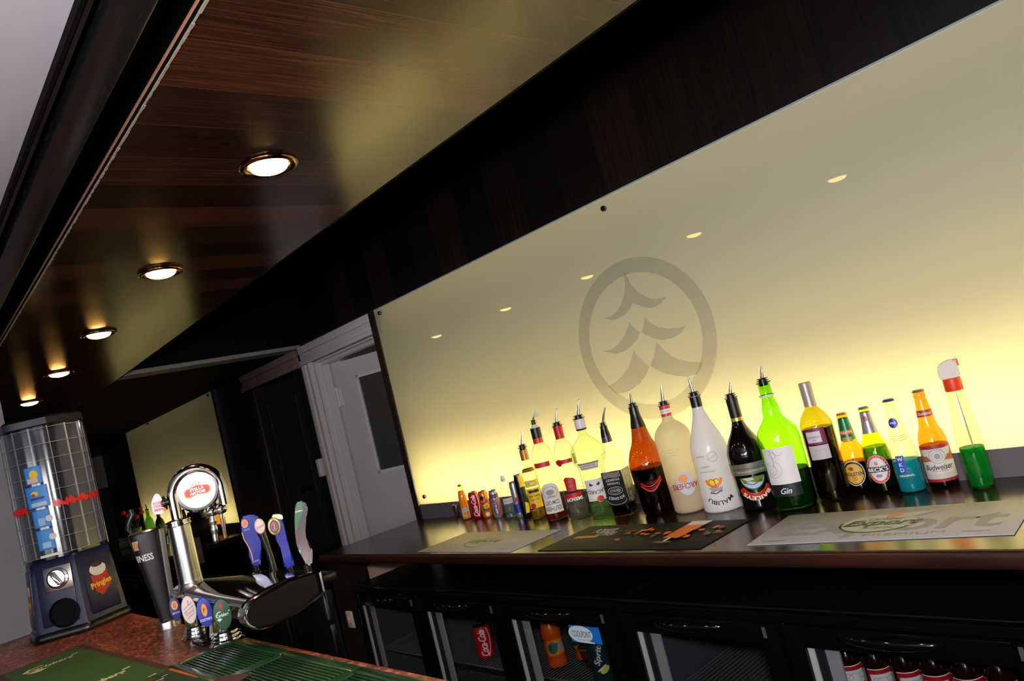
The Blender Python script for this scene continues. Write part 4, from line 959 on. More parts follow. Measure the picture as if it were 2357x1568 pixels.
# clear plastic cups hanging at the back of door two
for i in range(3):
    B = Shelf('plastic_cup', 'clear plastic tumbler upside down at the back of the second fridge shelf', 'cup', -2.47+.075*i, 1.72, .11, group='clear tumblers at the back of the fridge')
    b = bmesh.new(); lathe(b, [(.035, 0), (.034, .002), (.026, .109), (.025, .11), (0, .11)], 28, caps=False); mk('cup_wall', b, glass((205, 200, 215), .6, 2.0), B.o)
    b = bmesh.new(); tube(b, [(.035*math.cos(q*PI/12), .035*math.sin(q*PI/12), .002) for q in range(24)], .0012, 6, 0, True); mk('rim', b, glass((205, 200, 215), .6, 2.0), B.o)
OJ = P((196, 78, 12), .3, noise=.2)
def soda(lab, x, y, yaw=0, h=.2, z=SH):
    B = Shelf('soda_bottle', lab, 'bottle', x, y, h, z, yaw)
    B.prof = [(.028, 0), (.032, .006), (.031, .03), (.033, .05), (.030, .08), (.033, .105), (.028, .135), (.014, .172), (.0125, .185)]
    b = bmesh.new(); lathe(b, smoothprof(B.prof, 4), 32); mk('bottle_body', b, OJ, B.o, ang=.9)
    b = bmesh.new(); lathe(b, [(.0135, .184), (.0135, .2), (0, .2)], 20); mk('screw_cap', b, P((30, 90, 40), .4), B.o)
    a = Art(); a.rect(-.03, -.024, .03, .024, ORANGE); a.ell(-.012, 0, .016, .018, GREEN); a.rect(.006, -.016, .024, .012, GREYP); a.text('Fanta', -.008, .008, .012, BLUE, .03, rot=.3, bold=.02)
    B.label(a, -.065/B.h*1.0, 0); return B
soda('orange soda bottle at the left in the third fridge door', -1.93, 1.585, .2)
soda('orange soda bottle behind and right of the first in the fridge', -1.873, 1.66, -.6)
B = Shelf('clear_tumbler', 'clear round plastic tub on the third door shelf under the blue sign', 'tub', -1.80, 1.62, .06)
b = bmesh.new(); lathe(b, [(.028, 0), (.038, .055), (.038, .06), (.030, .064), (0, .066)], 28); mk('tub_wall', b, glass((190, 180, 178), .5, 2.0), B.o)
b = bmesh.new(); lathe(b, [(.0385, .055), (.04, .057), (.04, .061), (.037, .062)], 28, caps=False); mk('lid_rim', b, P((90, 88, 88), .3), B.o)
B = Shelf('lemonade_bottle', 'dark green lemonade bottle with slanted white lettering in the third fridge door', 'bottle', -1.655, 1.515, .23, SH)
B.prof = [(.028, 0), (.033, .006), (.031, .04), (.033, .075), (.0335, .12), (.030, .15), (.017, .19), (.0125, .21)]
B.k = 1
b = bmesh.new(); lathe(b, smoothprof(B.prof, 4), 32); mk('bottle_body', b, P((16, 42, 34), .2), B.o, ang=.9)
b = bmesh.new(); lathe(b, [(.0135, .208), (.0135, .228), (0, .229)], 20); mk('screw_cap', b, BLUE, B.o)
a = Art(); a.rect(-.032, -.055, .032, .045, P((22, 40, 48), .4)); a.text('Sprite', .0, .004, .022, P((190, 200, 200), .4), .068, rot=PI/2-.3, bold=.02, shear=.2); a.ell(.008, -.044, .016, .009, P((190, 196, 70), .4), rot=.4); a.ell(.0, -.038, .018, .003, P((190, 205, 210), .4), rot=.5); a.ell(.006, .042, .008, .006, P((60, 70, 210), .4))
B.label(a, -.098/B.h)
random.seed(5)
for i in range(5):
    B = shelf_can('orange soda can on the lower shelf of the third fridge door', -1.90+.068*i, 1.56+(i % 2)*.05, P((150, 60, 16), .35, .2), .3705, yaw=i*1.3, k=.031, group='orange cans on the lower fridge shelf')
    a = Art(); a.ell(0, 0, .016, .018, P((40, 70, 30), .4)); a.ell(.004, .01, .014, .012, P((210, 120, 30), .4)); B.label(a, -.5)
# sign stuck inside the third door
c0 = ony(1308, 1438, 1.4435); c1 = ony(1382, 1444, 1.4435); c2 = ony(1388, 1485, 1.4435)
wS, hS = c2.x-c0.x, c0.z-c2.z
t = empty('door_sticker', (c0.x, 1.4435, c2.z), 0, 'blue and white sticker on the glass of the third fridge door', 'sticker')
a = Art(); a.rect(0, 0, wS, hS, P((30, 110, 200), .4, emit=.12)); a.ell(wS*.34, hS*.5, wS*.40, hS*.5, P((196, 214, 230), .4, emit=.12), 30)
a.poly([(wS*.3, 0), (wS*.75, 0), (wS*.75, hS*.06), (wS*.3, hS*.2)], P((196, 214, 230), .4, emit=.12))
a.text('COOLPOINT', wS*.38, hS*.5, hS*.36, P((50, 60, 80), .4), wS*.62); a.rect(wS*.2, hS*.16, wS*.7, hS*.18, P((90, 120, 150), .4))
a.build('sticker_print', lambda u, v, k: Vector((u, -k-.0004, v)), t, 0)
# six beer bottles
DBR = P((28, 10, 7), .12, coat=.5, name='dark_beer_bottle')
places = ('leftmost', 'second', 'third', 'fourth', 'fifth', 'rightmost')
for i, x in enumerate((-.912, -.848, -.787, -.727, -.667, -.607)):
    B = Shelf('beer_bottle', 'dark beer bottle with red and white label in the fridge, %s of the six' % places[i], 'bottle', x, 1.555, .23, SH, yaw=(.35, .3, .38, .05, 0, -.05)[i], group='beer bottles in the fridge')
    B.prof = [(.027, 0), (.0290, .004), (.0290, .12), (.0282, .14), (.022, .158), (.016, .172), (.0135, .20), (.0125, .215), (.014, .216), (.014, .222)]
    b = bmesh.new(); lathe(b, smoothprof(B.prof, 3), 32); mk('bottle_body', b, DBR, B.o, ang=.9)
    b = bmesh.new(); lathe(b, [(.0155, .222), (.015, .227), (.012, .23), (0, .23)], 21); mk('crown_cap', b, P((150, 110, 80), .35, .4), B.o)
    a = Art(); W = P((214, 212, 214), .5); a.rect(-.031, -.045, .031, .045, P((160, 18, 26), .45)); a.line([(-.031, .0445), (0, .0435), (.031, .0445)], .0015, WHITE); a.poly([(-.026, .034), (.018, .034), (.024, .006), (-.026, .004)], W); a.ring(-.002, .016, .014, .012, .0012, GREYP); a.ell(.014, .022, .008, .006, W); a.ring(.014, .022, .008, .006, .001, GREYP); a.ring(-.014, .02, .008, .008, .001, GREYP)
    a.rect(-.026, -.036, .026, .002, W); a.text('Budweiser', 0, -.008, .011, INK, .046, shear=.3, bold=.01); B.label(a, -.085/B.h, 0)

# ================================================================== THE FRONT BAR
BZ = 1.10
def laminate():
    m, nt, b_, o = newmat('red_granite_laminate'); L = nt.links.new; N = nt.nodes.new
    tc = N('ShaderNodeTexCoord'); mp = N('ShaderNodeMapping'); mp.inputs['Scale'].default_value = (38, 70, 38); mp.inputs['Rotation'].default_value = (0, 0, .5)
    L(tc.outputs['Object'], mp.inputs[0])
    v = N('ShaderNodeTexNoise'); v.inputs['Scale'].default_value = 1.3; v.inputs['Detail'].default_value = 9; v.inputs['Roughness'].default_value = .75; L(mp.outputs[0], v.inputs[0])
    rp = N('ShaderNodeValToRGB'); e = rp.color_ramp.elements; e[0].position = .40; e[0].color = (*lin((70, 34, 32)), 1); e[1].position = .62; e[1].color = (*lin((222, 132, 98)), 1)
    q = rp.color_ramp.elements.new(.52); q.color = (*lin((142, 68, 54)), 1)
    L(v.outputs[0], rp.inputs[0]); L(rp.outputs[0], b_.inputs['Base Color']); b_.inputs['Roughness'].default_value = .4
    return m
LAM = laminate()
t = empty('bar_counter', (-3.299, 0, 0), 0, 'front bar counter with speckled red laminate top', 'bar counter')
b = bmesh.new(); box(b, 0, 4.4, -.42, .627, BZ-.036, BZ, 0, .004); mk('bar_top', b, LAM, t)
b = bmesh.new(); box(b, .0, 4.35, -.30, -.26, 0, BZ-.037); box(b, 0, 4.35, .10, .14, 0, BZ-.037); box(b, 0, .04, -.26, .10, 0, BZ-.037); mk('bar_front', b, P((40, 26, 20), .5, noise=.2), t, False)
b = bmesh.new(); box(b, 0, 4.35, .14, .56, .85, .87); box(b, 0, .03, .14, .56, 0, .85); mk('under_shelf', b, MATT, t, False)
# towelling bar runner
def quad_plate(name, lab, cat, px, z, th, m, par=None):
    P4 = [onz(x, y, z+th) for x, y in px]
    b = bmesh.new(); c = sum(P4, Vector())/4
    top = [b.verts.new((p.x-c.x, p.y-c.y, th)) for p in P4]; bot = [b.verts.new((p.x-c.x, p.y-c.y, 0)) for p in P4]
    b.faces.new(top); b.faces.new(bot[::-1])
    for i in range(4): b.faces.new((top[i], bot[i], bot[(i+1) % 4], top[(i+1) % 4]))
    return b, c, P4
p0, p1, p3 = onz(190, 1487, BZ), onz(400, 1540, BZ), onz(0, 1553, BZ)
ex = (p1-p0); ex.normalize(); ey = Vector((-ex.y, ex.x, 0))       # ex towards the camera along the mat, ey across
c = p0
t = empty('bar_towel', (c.x, c.y, BZ+.0004), math.atan2(ex.y, ex.x), 'green beer towel with brown border lying on the red bar top', 'bar towel')
LW, WW = .90, .222
TWG = P((48, 92, 30), .9, noise=.25, nscale=400, bump=.6, name='green_towelling'); TWB = P((74, 40, 30), .9, noise=.25, nscale=400, name='brown_towelling')
b = bmesh.new(); box(b, 0, LW, -WW, 0, 0, .004, 0, .0012); mk('towel_border', b, TWB, t)
b = bmesh.new(); box(b, .018, LW-.018, -WW+.018, -.018, .0036, .0052, 0, .0006); mk('towel_field', b, TWG, t)
def logo(a, x, y, s, m, rot=-PI/2*0):
    """crown-topped word with a long swung first letter and hop leaf"""
    a.text('Carlsberg', x, y, s*.40, m, s*1.15, bold=.02, shear=.35)
    a.line([(x-s*.52, y-s*.10), (x-s*.62, y+s*.1), (x-s*.45, y+s*.34), (x-.12*s, y+s*.38)], s*.085, m)
    a.poly([(x-s*.62, y-s*.28), (x-s*.38, y-s*.16), (x-s*.1, y-s*.30), (x-s*.02, y-s*.22), (x-s*.36, y-s*.48)], m)
    a.poly([(x+s*.55, y+s*.22), (x+s*.75, y+s*.26), (x+s*.74, y+s*.32), (x+s*.56, y+s*.28)], m)
a = Art(); LG = P((226, 222, 178), .8)
for cx_, cy_ in ((0, 0), (0, 0)): pass
for q in ((onz(140, 1526, BZ)-p0).dot(ex), (onz(262, 1562, BZ)-p0).dot(ex), .62, .80):
    k0 = len(a.items); logo(a, 0, 0, .098, LG)
    for j in range(k0, len(a.items)):
        vs, fs, mi = a.items[j]; a.items[j] = ([(q-y, x-WW*.5) for x, y in vs], fs, mi)
a.text('FABRIC', .03, -WW+.04, .005, LG, .02, rot=PI/2)
a.build('towel_print', lambda u, v, k: Vector((u, v, .0054+k)), t, 0)
# second towel, green with an orange edge
q0, q1 = onz(392, 1545, BZ+.006), onz(478, 1568, BZ+.006)
ex2 = (q1-q0).normalized()
t = empty('bar_towel', (q0.x, q0.y, BZ+.0066), math.atan2(ex2.y, ex2.x), 'second green bar towel edged with a bright orange stripe, beside the drip trays', 'bar towel')
b = bmesh.new(); box(b, .004, .70, -.17, -.004, 0, .0035, 0, .001); mk('towel_field', b, P((36, 66, 40), .9, noise=.2, nscale=400), t)
b = bmesh.new(); box(b, 0, .70, -.0035, .0035, 0, .0045, 0, .001); mk('orange_stripe', b, P((224, 104, 24), .8), t)
a = Art(); 
for q in (.06, .25, .45):
    k0 = len(a.items); logo(a, 0, 0, .07, LG); a.line([(-.02, .03), (.03, .035)], .005, P((210, 80, 40), .8))
    for j in range(k0, len(a.items)):
        vs, fs, mi = a.items[j]; a.items[j] = ([(q-y, x-.07) for x, y in vs], fs, mi)
a.build('towel_print', lambda u, v, k: Vector((u, v, .0038+k)), t, 0)
# brown coaster on the tray
# drip trays
TG = P((26, 62, 32), .24, name='green_tray_plastic'); TGD = P((14, 30, 15), .3)
def tray(x0, x1, y0, y1, lab):
    t = empty('drip_tray', (x0, y0, BZ+.0004), 0, lab, 'drip tray'); w, h = x1-x0, y1-y0; hh = .011
    b = bmesh.new(); box(b, 0, w, 0, h, 0, .003); mk('tray_base', b, TGD, t, False)
    b = bmesh.new(); e = .012
    box(b, 0, w, 0, .022, .0031, hh, 0, .003); box(b, 0, w, h-.022, h, .0031, hh, 0, .003); box(b, 0, e, .022, h-.022, .0031, hh, 0, .003); box(b, w-e, w, .022, h-.022, .0031, hh, 0, .003)
    mk('tray_rim', b, TG, t)
    b = bmesh.new(); n = 13; g = (h-.044)/n
    for i in range(n): box(b, e+.001, w-e-.001, .022+g*(i+.22), .022+g*(i+.78), .005, .0092, 0, .0012)
    mk('slat_rack', b, TG, t)
    return t
tx = [-1.850, -1.552, -1.249, -.946, -.643, -.34]
names = ['green slatted drip tray at the font end of the bar', 'green slatted drip tray, second from the beer font', 'green slatted drip tray, third from the beer font', 'green slatted drip tray, fourth from the beer font', 'green slatted drip tray, fifth from the beer font']
for i in range(5): tray(tx[i]+.001, tx[i+1]-.001, .442, .597, names[i])
p = onz(505, 1560, BZ+.016)
b = bmesh.new(); box(b, -.035, .045, -.045, .03, 0, .0025, 0, .0008); tag(mk('beer_mat', b, P((70, 40, 42), .7), None, loc=(p.x+.03, p.y-.005, BZ+.0116), rz=.4), 'dark brown square beer mat resting on the first drip tray', 'beer mat')

# ------------------------------------------------------------------ crisp vending machine
MX, MY = -3.035, .492
t = empty('vending_machine', (MX, MY, BZ+.0005), 0, 'navy blue hexagonal snack vending machine with clear column on the bar end', 'vending machine')
NAVY = P((14, 17, 56), .38, name='navy_moulded_plastic')
A0 = math.radians(-2)
def hexring(R, z, bev=.12):
    out = []
    for i in range(6):
        a = A0+i*PI/3
        v = Vector((math.cos(a), math.sin(a), 0))*R; vp = Vector((math.cos(a-PI/3), math.sin(a-PI/3), 0))*R; vn = Vector((math.cos(a+PI/3), math.sin(a+PI/3), 0))*R
        for q in (v.lerp(vp, bev), v.lerp(vp, bev*.35)*.5+v.lerp(vn, bev*.35)*.5, v.lerp(vn, bev)): out.append((q.x, q.y, z))
    return out
def hexloft(levels, mat, name, par):
    b = bmesh.new(); rings = [[b.verts.new(p) for p in hexring(R, z, bv)] for R, z, bv in levels]; n = len(rings[0])
    for a_, c_ in zip(rings, rings[1:]):
        for i in range(n): b.faces.new((a_[i], a_[(i+1) % n], c_[(i+1) % n], c_[i]))
    b.faces.new(rings[0][::-1]); b.faces.new(rings[-1]); return mk(name, b, mat, par, ang=.7)
RB = lambda z: .158-.022*min(1, z/.245)
hexloft([(.166, 0, .1), (.168, .004, .1), (.166, .02, .1), (.160, .026, .1)], P((10, 10, 14), .3), 'foot', t)
hexloft([(RB(.026), .026, .08), (RB(.10), .10, .08), (RB(.20), .20, .08), (RB(.245), .245, .08), (.130, .252, .1)], NAVY, 'body', t)
hexloft([(.130, .689, .2), (.140, .694, .2), (.141, .716, .2), (.132, .724, .2), (.06, .73, .2)], P((7, 8, 18), .3), 'lid', t)
def face(ang, zc, off=.0015):
    a_ = math.radians(ang); n = Vector((math.cos(a_), math.sin(a_), 0)); ex = Vector((-math.sin(a_), math.cos(a_), 0)); ap = RB(zc)*math.cos(PI/6)+off
    sl = .022/.245*math.cos(PI/6); up = Vector((-n.x*sl, -n.y*sl, 1)).normalized()
    nn = ex.cross(up).normalized(); o = n*ap+Vector((0, 0, zc))
    return o, ex, up, nn
for q in (-32, 28, -92):      # raised panels
    o_, ex_, up_, n_ = face(q, .13, 0); b = bmesh.new()
    M = Matrix(((ex_.x, up_.x, n_.x, o_.x), (ex_.y, up_.y, n_.y, o_.y), (ex_.z, up_.z, n_.z, o_.z), (0, 0, 0, 1)))
    x_ = bmesh.new(); box(x_, -.056, .056, -.088, .096, -.006, .003, 0, .0025); join(b, x_, M); mk('door_panel' if q == -32 else 'side_panel', b, NAVY, t)
def sticker(q, zc, s, nm, tx='Pringles'):
    o_, ex_, up_, n_ = face(q, zc, .0035); a = Art()
    a.poly([(-.034*s, .022*s), (.034*s, .030*s), (.038*s, -.02*s), (.010*s, -.044*s), (-.006*s, -.052*s), (-.026*s, -.034*s)], RED)
    a.ell(0, .040*s, .033*s, .022*s, P((228, 226, 220), .4)); a.ell(0, .056*s, .022*s, .008*s, P((52, 34, 24), .5))
    a.text(tx, .002*s, -.014*s, .026*s, P((176, 30, 20), .4), .084*s, rot=.12, bold=.06); a.text(tx, 0, -.012*s, .026*s, YELLOW, .083*s, rot=.12, bold=.03)
    a.build(nm, lambda u, v, k: o_+ex_*u+up_*v+n_*k, t, 0)
sticker(28, .142, .95, 'sticker'); sticker(-92, .13, .95, 'sticker')
o_, ex_, up_, n_ = face(-32, .185, .0035); M = Matrix(((ex_.x, up_.x, n_.x, o_.x), (ex_.y, up_.y, n_.y, o_.y), (ex_.z, up_.z, n_.z, o_.z), (0, 0, 0, 1)))
b = bmesh.new(); x_ = bmesh.new(); box(x_, -.030, .056, -.036, .042, 0, .006, 0, .002); join(b, x_, M); cm = mk('coin_mechanism', b, STEEL, t)
b = bmesh.new(); M = M @ Matrix.Translation((.013, .003, 0)); lathe(b, [(.034, .006), (.033, .010), (.026, .012), (.025, .017), (0, .017)], 32, 0, M); x_ = bmesh.new(); box(x_, -.0055, .0055, -.024, .024, .015, .030, 0, .002); join(b, x_, M @ Matrix.Rotation(.5, 4, 'Z')); mk('dial', b, CHROME, cm)
o_, ex_, up_, n_ = face(-32, .075, .0035); M = Matrix(((ex_.x, up_.x, n_.x, o_.x), (ex_.y, up_.y, n_.y, o_.y), (ex_.z, up_.z, n_.z, o_.z), (0, 0, 0, 1)))
b = bmesh.new(); lathe(b, [(.046, 0), (.046, .004), (.041, .005), (.040, .001), (0, .001)], 36, 0, M @ Matrix.Translation((.014, 0, 0))); mk('delivery_hatch', b, P((4, 4, 6), .6, spec=.1), t)
# clear column
SH_ = glass((222, 224, 226), .55, 2.2, .10, 'clear_plastic'); FIN = frosted((205, 205, 212), .5, .15, 'clear_fin', see=.66)
b = bmesh.new(); lathe(b, [(.128, .252), (.128, .690)], 30, 0, None, 0, False); mk('clear_column', b, SH_, t)
b = bmesh.new()
for i in range(9):
    z = .262+i*.0525; x_ = bmesh.new(); lathe(x_, [(.124, z), (.124, z+.002), (.03, z+.002), (.03, z)], 30, 0, None, 0, False); join(b, x_)
mk('shelf_disc', b, FIN, t)
b = bmesh.new()
for i in range(9):
    z = .262+i*.0525; tube(b, [(.1245*math.cos(q*PI/15), .1245*math.sin(q*PI/15), z+.001) for q in range(30)], .0011, 6, 0, True)
mk('shelf_edge', b, P((176, 176, 180), .25, noise=.3), t)
b = bmesh.new()
for i in range(14):
    a_ = A0+i*PI/7; x_ = bmesh.new(); box(x_, .03, .123, -.001, .001, .262, .688); join(b, x_, Matrix.Rotation(a_, 4, 'Z'))
mk('partition', b, FIN, t, False)
b = bmesh.new()
for i in range(14):
    a_ = A0+i*PI/7; q_ = .0012+.0012*(i % 3); x_ = bmesh.new(); box(x_, .1205, .1235, -q_, q_, .262, .688); join(b, x_, Matrix.Rotation(a_, 4, 'Z'))  # fin edges, widened unevenly and coloured pale to imitate bright reflected streaks
mk('partition_edge', b, P((190, 190, 196), .2, noise=.3), t, False)
b = bmesh.new(); lathe(b, [(.03, .255), (.03, .69)], 20); mk('core_tube', b, P((120, 122, 128), .3), t)
a = Art()
def cyl(u, v, k): 
    th = math.radians(-32)+u/.1285; r_ = .1288+k; return Vector((r_*math.cos(th), r_*math.sin(th), v))
BL2 = P((40, 110, 200), .35); 
for (z0, z1, w_) in ((.505, .562, .026), (.425, .497, .034), (.36, .418, .026), (.285, .352, .026)):
    a.rect(-w_, z0, w_, z1, BL2); a.rect(-w_+.004, z0+.004, w_-.004, z1-.004, P((52, 140, 220), .35))
a.ell(.002, .535, .013, .015, YELLOW); a.rect(-.02, .508, .012, .524, P((230, 190, 160), .4)); a.rect(-.022, .43, .024, .443, P((170, 210, 235), .4)); a.ell(-.006, .472, .011, .008, YELLOW); a.rect(-.020, .452, .02, .46, P((30, 50, 130), .4)); a.ell(-.010, .468, .006, .005, RED)
a.rect(-.010, .366, .010, .39, P((150, 200, 230), .4)); a.rect(-.012, .292, .014, .31, P((160, 205, 235), .4)); a.ell(.022, .385, .010, .010, P((225, 215, 205), .4)); a.ell(.022, .325, .010, .010, P((225, 215, 205), .4))
a.rect(-.026, .262, .030, .270, WHITE)
a.build('picture_card', cyl, t, .02)
a = Art(); RD = P((206, 24, 20), .35, emit=.1)
n = 44
pts = []; 
for i in range(n+1):
    u = .040+(.30-.040)*i/n; pts.append((u, .425+.004*math.sin(i*2.1)+(.013 if i % 2 else .006)+.006*math.sin(i*.9)))
for i in range(n, -1, -1):
    u = .040+(.30-.040)*i/n; pts.append((u, .425-(.013 if i % 2 else .006)+.005*math.sin(i*1.7)))
a.poly(pts, RD)
pts = [(-.13+.09*i/14, .425+(.014 if i % 2 else .006)) for i in range(15)]+[(-.04-.09*i/14, .425-(.014 if i % 2 else .006)) for i in range(15)]; a.poly(pts, RD)
a.build('red_starburst_band', cyl, t, .012)

# ------------------------------------------------------------------ beer font
def facept(px, py, base):
    n = Vector((base.x, base.y, 0)).normalized(); d = ray(px, py); return CAM+d*((base-CAM).dot(n)/d.dot(n))
def plate(name, pxs, base, th, m, par, bev=.003, push=0):
    """solid plate traced upright through BASE, facing the bar's customers"""
    n = Vector((base.x, base.y, 0)).normalized(); b = bmesh.new(); o0 = par_loc(par)
    f = [facept(x, y, base)-o0 for x, y in pxs]
    A_ = [b.verts.new(p-n*(th/2+push)) for p in f]; B_ = [b.verts.new(p+n*(th/2-push)) for p in f]
    b.faces.new(A_); b.faces.new(B_[::-1]); k = len(f)
    for i in range(k): b.faces.new((A_[i], B_[i], B_[(i+1) % k], A_[(i+1) % k]))
    if bev: bmesh.ops.bevel(b, geom=[e for e in b.edges], offset=bev, segments=2, affect='EDGES', clamp_overlap=True)
    return mk(name, b, m, par, ang=.7)
def par_loc(p):
    l = Vector(p.location)
    while p.parent: p = p.parent; l += p.location
    return l
def disc_mapper(base_w, par, push):
    n = Vector((base_w.x, base_w.y, 0)).normalized(); ex = Vector((n.y, -n.x, 0)); o0 = par_loc(par)
    return lambda u, v, k: base_w-o0+ex*u+Vector((0, 0, v))-n*(push+k)
F0 = Vector((-2.06, .585, BZ+.0005))
t = empty('beer_font', F0, 0, 'chrome beer font with arched tap, lit round badge and four pump handles', 'beer font')
def L(x, y, z): return Vector((x, y, H+z))-F0      # world (z from eye height) -> font space
# pedestals
for (x, y, nm) in ((-2.10, .588, 0), (-1.897, .590, 1)):
    b = bmesh.new(); r_ = .036
    pr = [(r_*1.15, .0), (r_*1.15, .004), (r_*.95, .008), (r_, .012), (r_*.86, .016), (r_*.95, .020), (r_*.8, .024), (r_*.88, .028), (r_*.72, .032), (r_*.72, .058)]
    lathe(b, pr, 32, 0, Matrix.Translation((x-F0.x, y-F0.y, 0))); mk('pedestal', b, CHROME, t)
sec = [(.552, -.2925), (.549, -.288), (.553, -.282), (.572, -.275), (.61, -.267), (.66, -.264), (.70, -.270), (.722, -.282), (.72, -.290), (.66, -.2935)]
b = bmesh.new(); rings = []; nx = 16
for i in range(nx+1):
    f = i/nx; x = -2.135+f*.50; k = min(1, .35+1.3*f) if f < .5 else 1
    rings.append([b.verts.new(L(x, .549+(y-.549)*(.45+.55*min(1, f*1.6)), z+(.006*(1-f)))) for y, z in sec])
for a_, c_ in zip(rings, rings[1:]):
    for i in range(len(sec)): b.faces.new((a_[i], a_[(i+1) % len(sec)], c_[(i+1) % len(sec)], c_[i]))
b.faces.new(rings[0]); b.faces.new(rings[-1][::-1]); mk('hood', b, CHROME, t, ang=1.0)
b = bmesh.new(); q = L(-2.12, .592, -.342); q2 = L(-1.655, .700, -.2945); box(b, q.x, q2.x, q.y, q2.y, q.z, q2.z, 0, .006); mk('pump_housing', b, PLAST, t)
# D-shaped end: chrome rim and black cap
def dsec(s=1.0):
    pts = []
    cy, cz = .592, -.312
    for i in range(13):
        a_ = PI/2+PI*i/12; pts.append((cy+.044*s*math.cos(a_), cz+.034*s*math.sin(a_)))
    pts = [(.735-.012*(1-s)*10, -.274-(1-s)*.03), (.66, -.268-(1-s)*.03)]+pts+[(.66, -.344+(1-s)*.03), (.735-.012*(1-s)*10, -.322+(1-s)*.03)]
    return pts
b = bmesh.new(); x0_, x1_ = -1.665, -1.630; ps = dsec(1.0)
A_ = [b.verts.new(L(x0_, y, z)) for y, z in ps]; B_ = [b.verts.new(L(x1_, y, z)) for y, z in ps]
b.faces.new(A_); b.faces.new(B_[::-1])
for i in range(len(ps)): b.faces.new((A_[i], A_[(i+1) % len(ps)], B_[(i+1) % len(ps)], B_[i]))
mk('end_shell', b, CHROME, t, ang=.7)
b = bmesh.new(); ps = dsec(.86); A_ = [b.verts.new(L(x1_+.003, y, z)) for y, z in ps]; B_ = [b.verts.new(L(x1_-.004, y, z)) for y, z in ps]
b.faces.new(A_); b.faces.new(B_[::-1])
for i in range(len(ps)): b.faces.new((A_[i], A_[(i+1) % len(ps)], B_[(i+1) % len(ps)], B_[i]))
mk('end_cap', b, P((12, 12, 13), .3), t, False)
b = bmesh.new(); tube(b, [L(x1_+.001, y, z) for y, z in dsec(.97)], .0032, 8, 0, True); mk('cap_rim', b, CHROME, t)
# column + collar + arch
b = bmesh.new(); zb, zt_ = H-.272-F0.z, H-.108-F0.z
lathe(b, smoothprof([(.052, zb-.008), (.036, zb), (.030, zb+.014), (.0285, zb+.035), (.0275, zt_)], 5), 36); mk('column', b, STEEL, t)
b = bmesh.new(); lathe(b, [(.0285, zt_-.004), (.031, zt_-.002), (.031, zt_+.002), (.029, zt_+.003), (.029, zt_+.006), (.031, zt_+.007), (.031, zt_+.010), (.015, zt_+.014)], 36); mk('collar', b, CHROME, t)
e_ = Vector((.28, .96, 0)).normalized(); zc_ = H-.040-F0.z; RA = .059
pts = [Vector((0, 0, zt_+.01))]+[Vector((0, 0, zt_+.01+(zc_-zt_-.01)*q)) for q in (.4, .8)]
pts += [e_*(RA-RA*math.cos(PI*i/20))+Vector((0, 0, zc_+RA*math.sin(PI*i/20))) for i in range(21)]
pts += [e_*(2*RA)+Vector((0, 0, zc_-.022)), e_*(2*RA)+Vector((0, 0, zc_-.05))]
b = bmesh.new(); tube(b, pts, .0135, 20); mk('arch_tube', b, CHROME, t)
cw = F0+e_*RA+Vector((0, 0, zc_+.004)); nv = Vector((cw.x, cw.y, 0)).normalized()
M = Matrix.Translation(cw-F0) @ nv.to_track_quat('Z', 'Y').to_matrix().to_4x4() @ Matrix.Rotation(PI, 4, 'X')
b = bmesh.new(); lathe(b, [(.030, -.014), (.050, -.010), (.056, 0), (.056, .006), (.051, .010), (.0465, .010)], 48, 0, M); bz = mk('badge_bezel', b, CHROME, t)
b = bmesh.new(); lathe(b, smoothprof([(.0465, .0095), (.036, .0125), (.018, .0145), (.0001, .015)], 4), 44, 0, M); mk('badge_lens', b, P((236, 232, 246), .25, emit=.75, name='lit_badge'), bz)
a = Art(); RB_ = P((214, 26, 34), .4, emit=.35); GE = P((230, 160, 70), .4, emit=.3); WE = P((250, 248, 250), .4, emit=.7)
a.poly([(-.031, -.012), (-.033, .0), (-.028, .008), (-.016, .010), (0, .015), (.016, .012), (.028, .010), (.033, .002), (.031, -.010), (.022, -.014), (0, -.011), (-.022, -.016)], GE)
a.poly([(-.028, -.010), (-.030, .0), (-.025, .006), (-.014, .008), (0, .012), (.014, .009), (.026, .007), (.030, .001), (.028, -.008), (.02, -.011), (0, -.009), (-.02, -.013)], RB_)
a.text('STELLA', 0, .004, .0072, WE, .034, rot=.05, bold=.03); a.text('ARTOIS', 0, -.0055, .0072, WE, .038, rot=.05, bold=.03)
for q in (-.014, -.007, 0, .007, .014): a.line([(q*.5, .014), (q, .020-abs(q)*.2)], .0016, GE)
a.ring(0, .015, .010, .007, .0012, P((60, 60, 60), .4), 20, 0, PI)
a.build('badge_print', disc_mapper(cw, t, .0155), bz, 0)
# taps on the arch
for k, (pxa, pya, pxb, pyb, r_) in enumerate(((508, 1172, 518, 1235, .0055), (487, 1178, 497, 1246, .0085))):
    bs = F0+e_*(2*RA)*(1 if k == 0 else .86)+Vector((0, 0, 0)); A_, B_ = facept(pxa, pya, bs)-F0, facept(pxb, pyb, bs)-F0
    tp = empty('tap', (0, 0, 0)); tp.parent = t
    b = bmesh.new(); lathe(b, smoothprof([(.001, -.014), (.012, -.010), (.0155, 0), (.012, .010), (.006, .016), (.001, .018)], 4), 24, 0, Matrix.Translation(A_)); mk('tap_body', b, CHROME, tp)
    d_ = (B_-A_); b = bmesh.new(); n = 14; tube(b, [A_+d_*(i/n) for i in range(n+1)], [r_*(1.25 if k and i in (4, 5, 8, 9) else 1)*(1-.25*i/n) for i in range(n+1)], 16); mk('nozzle', b, STEEL if k else CHROME, tp)
    b = bmesh.new(); tube(b, [B_-d_*.02, B_+d_*.06], [r_*.85, r_*.8], 14); mk('nozzle_tip', b, PLAST if k else CHROME, tp)
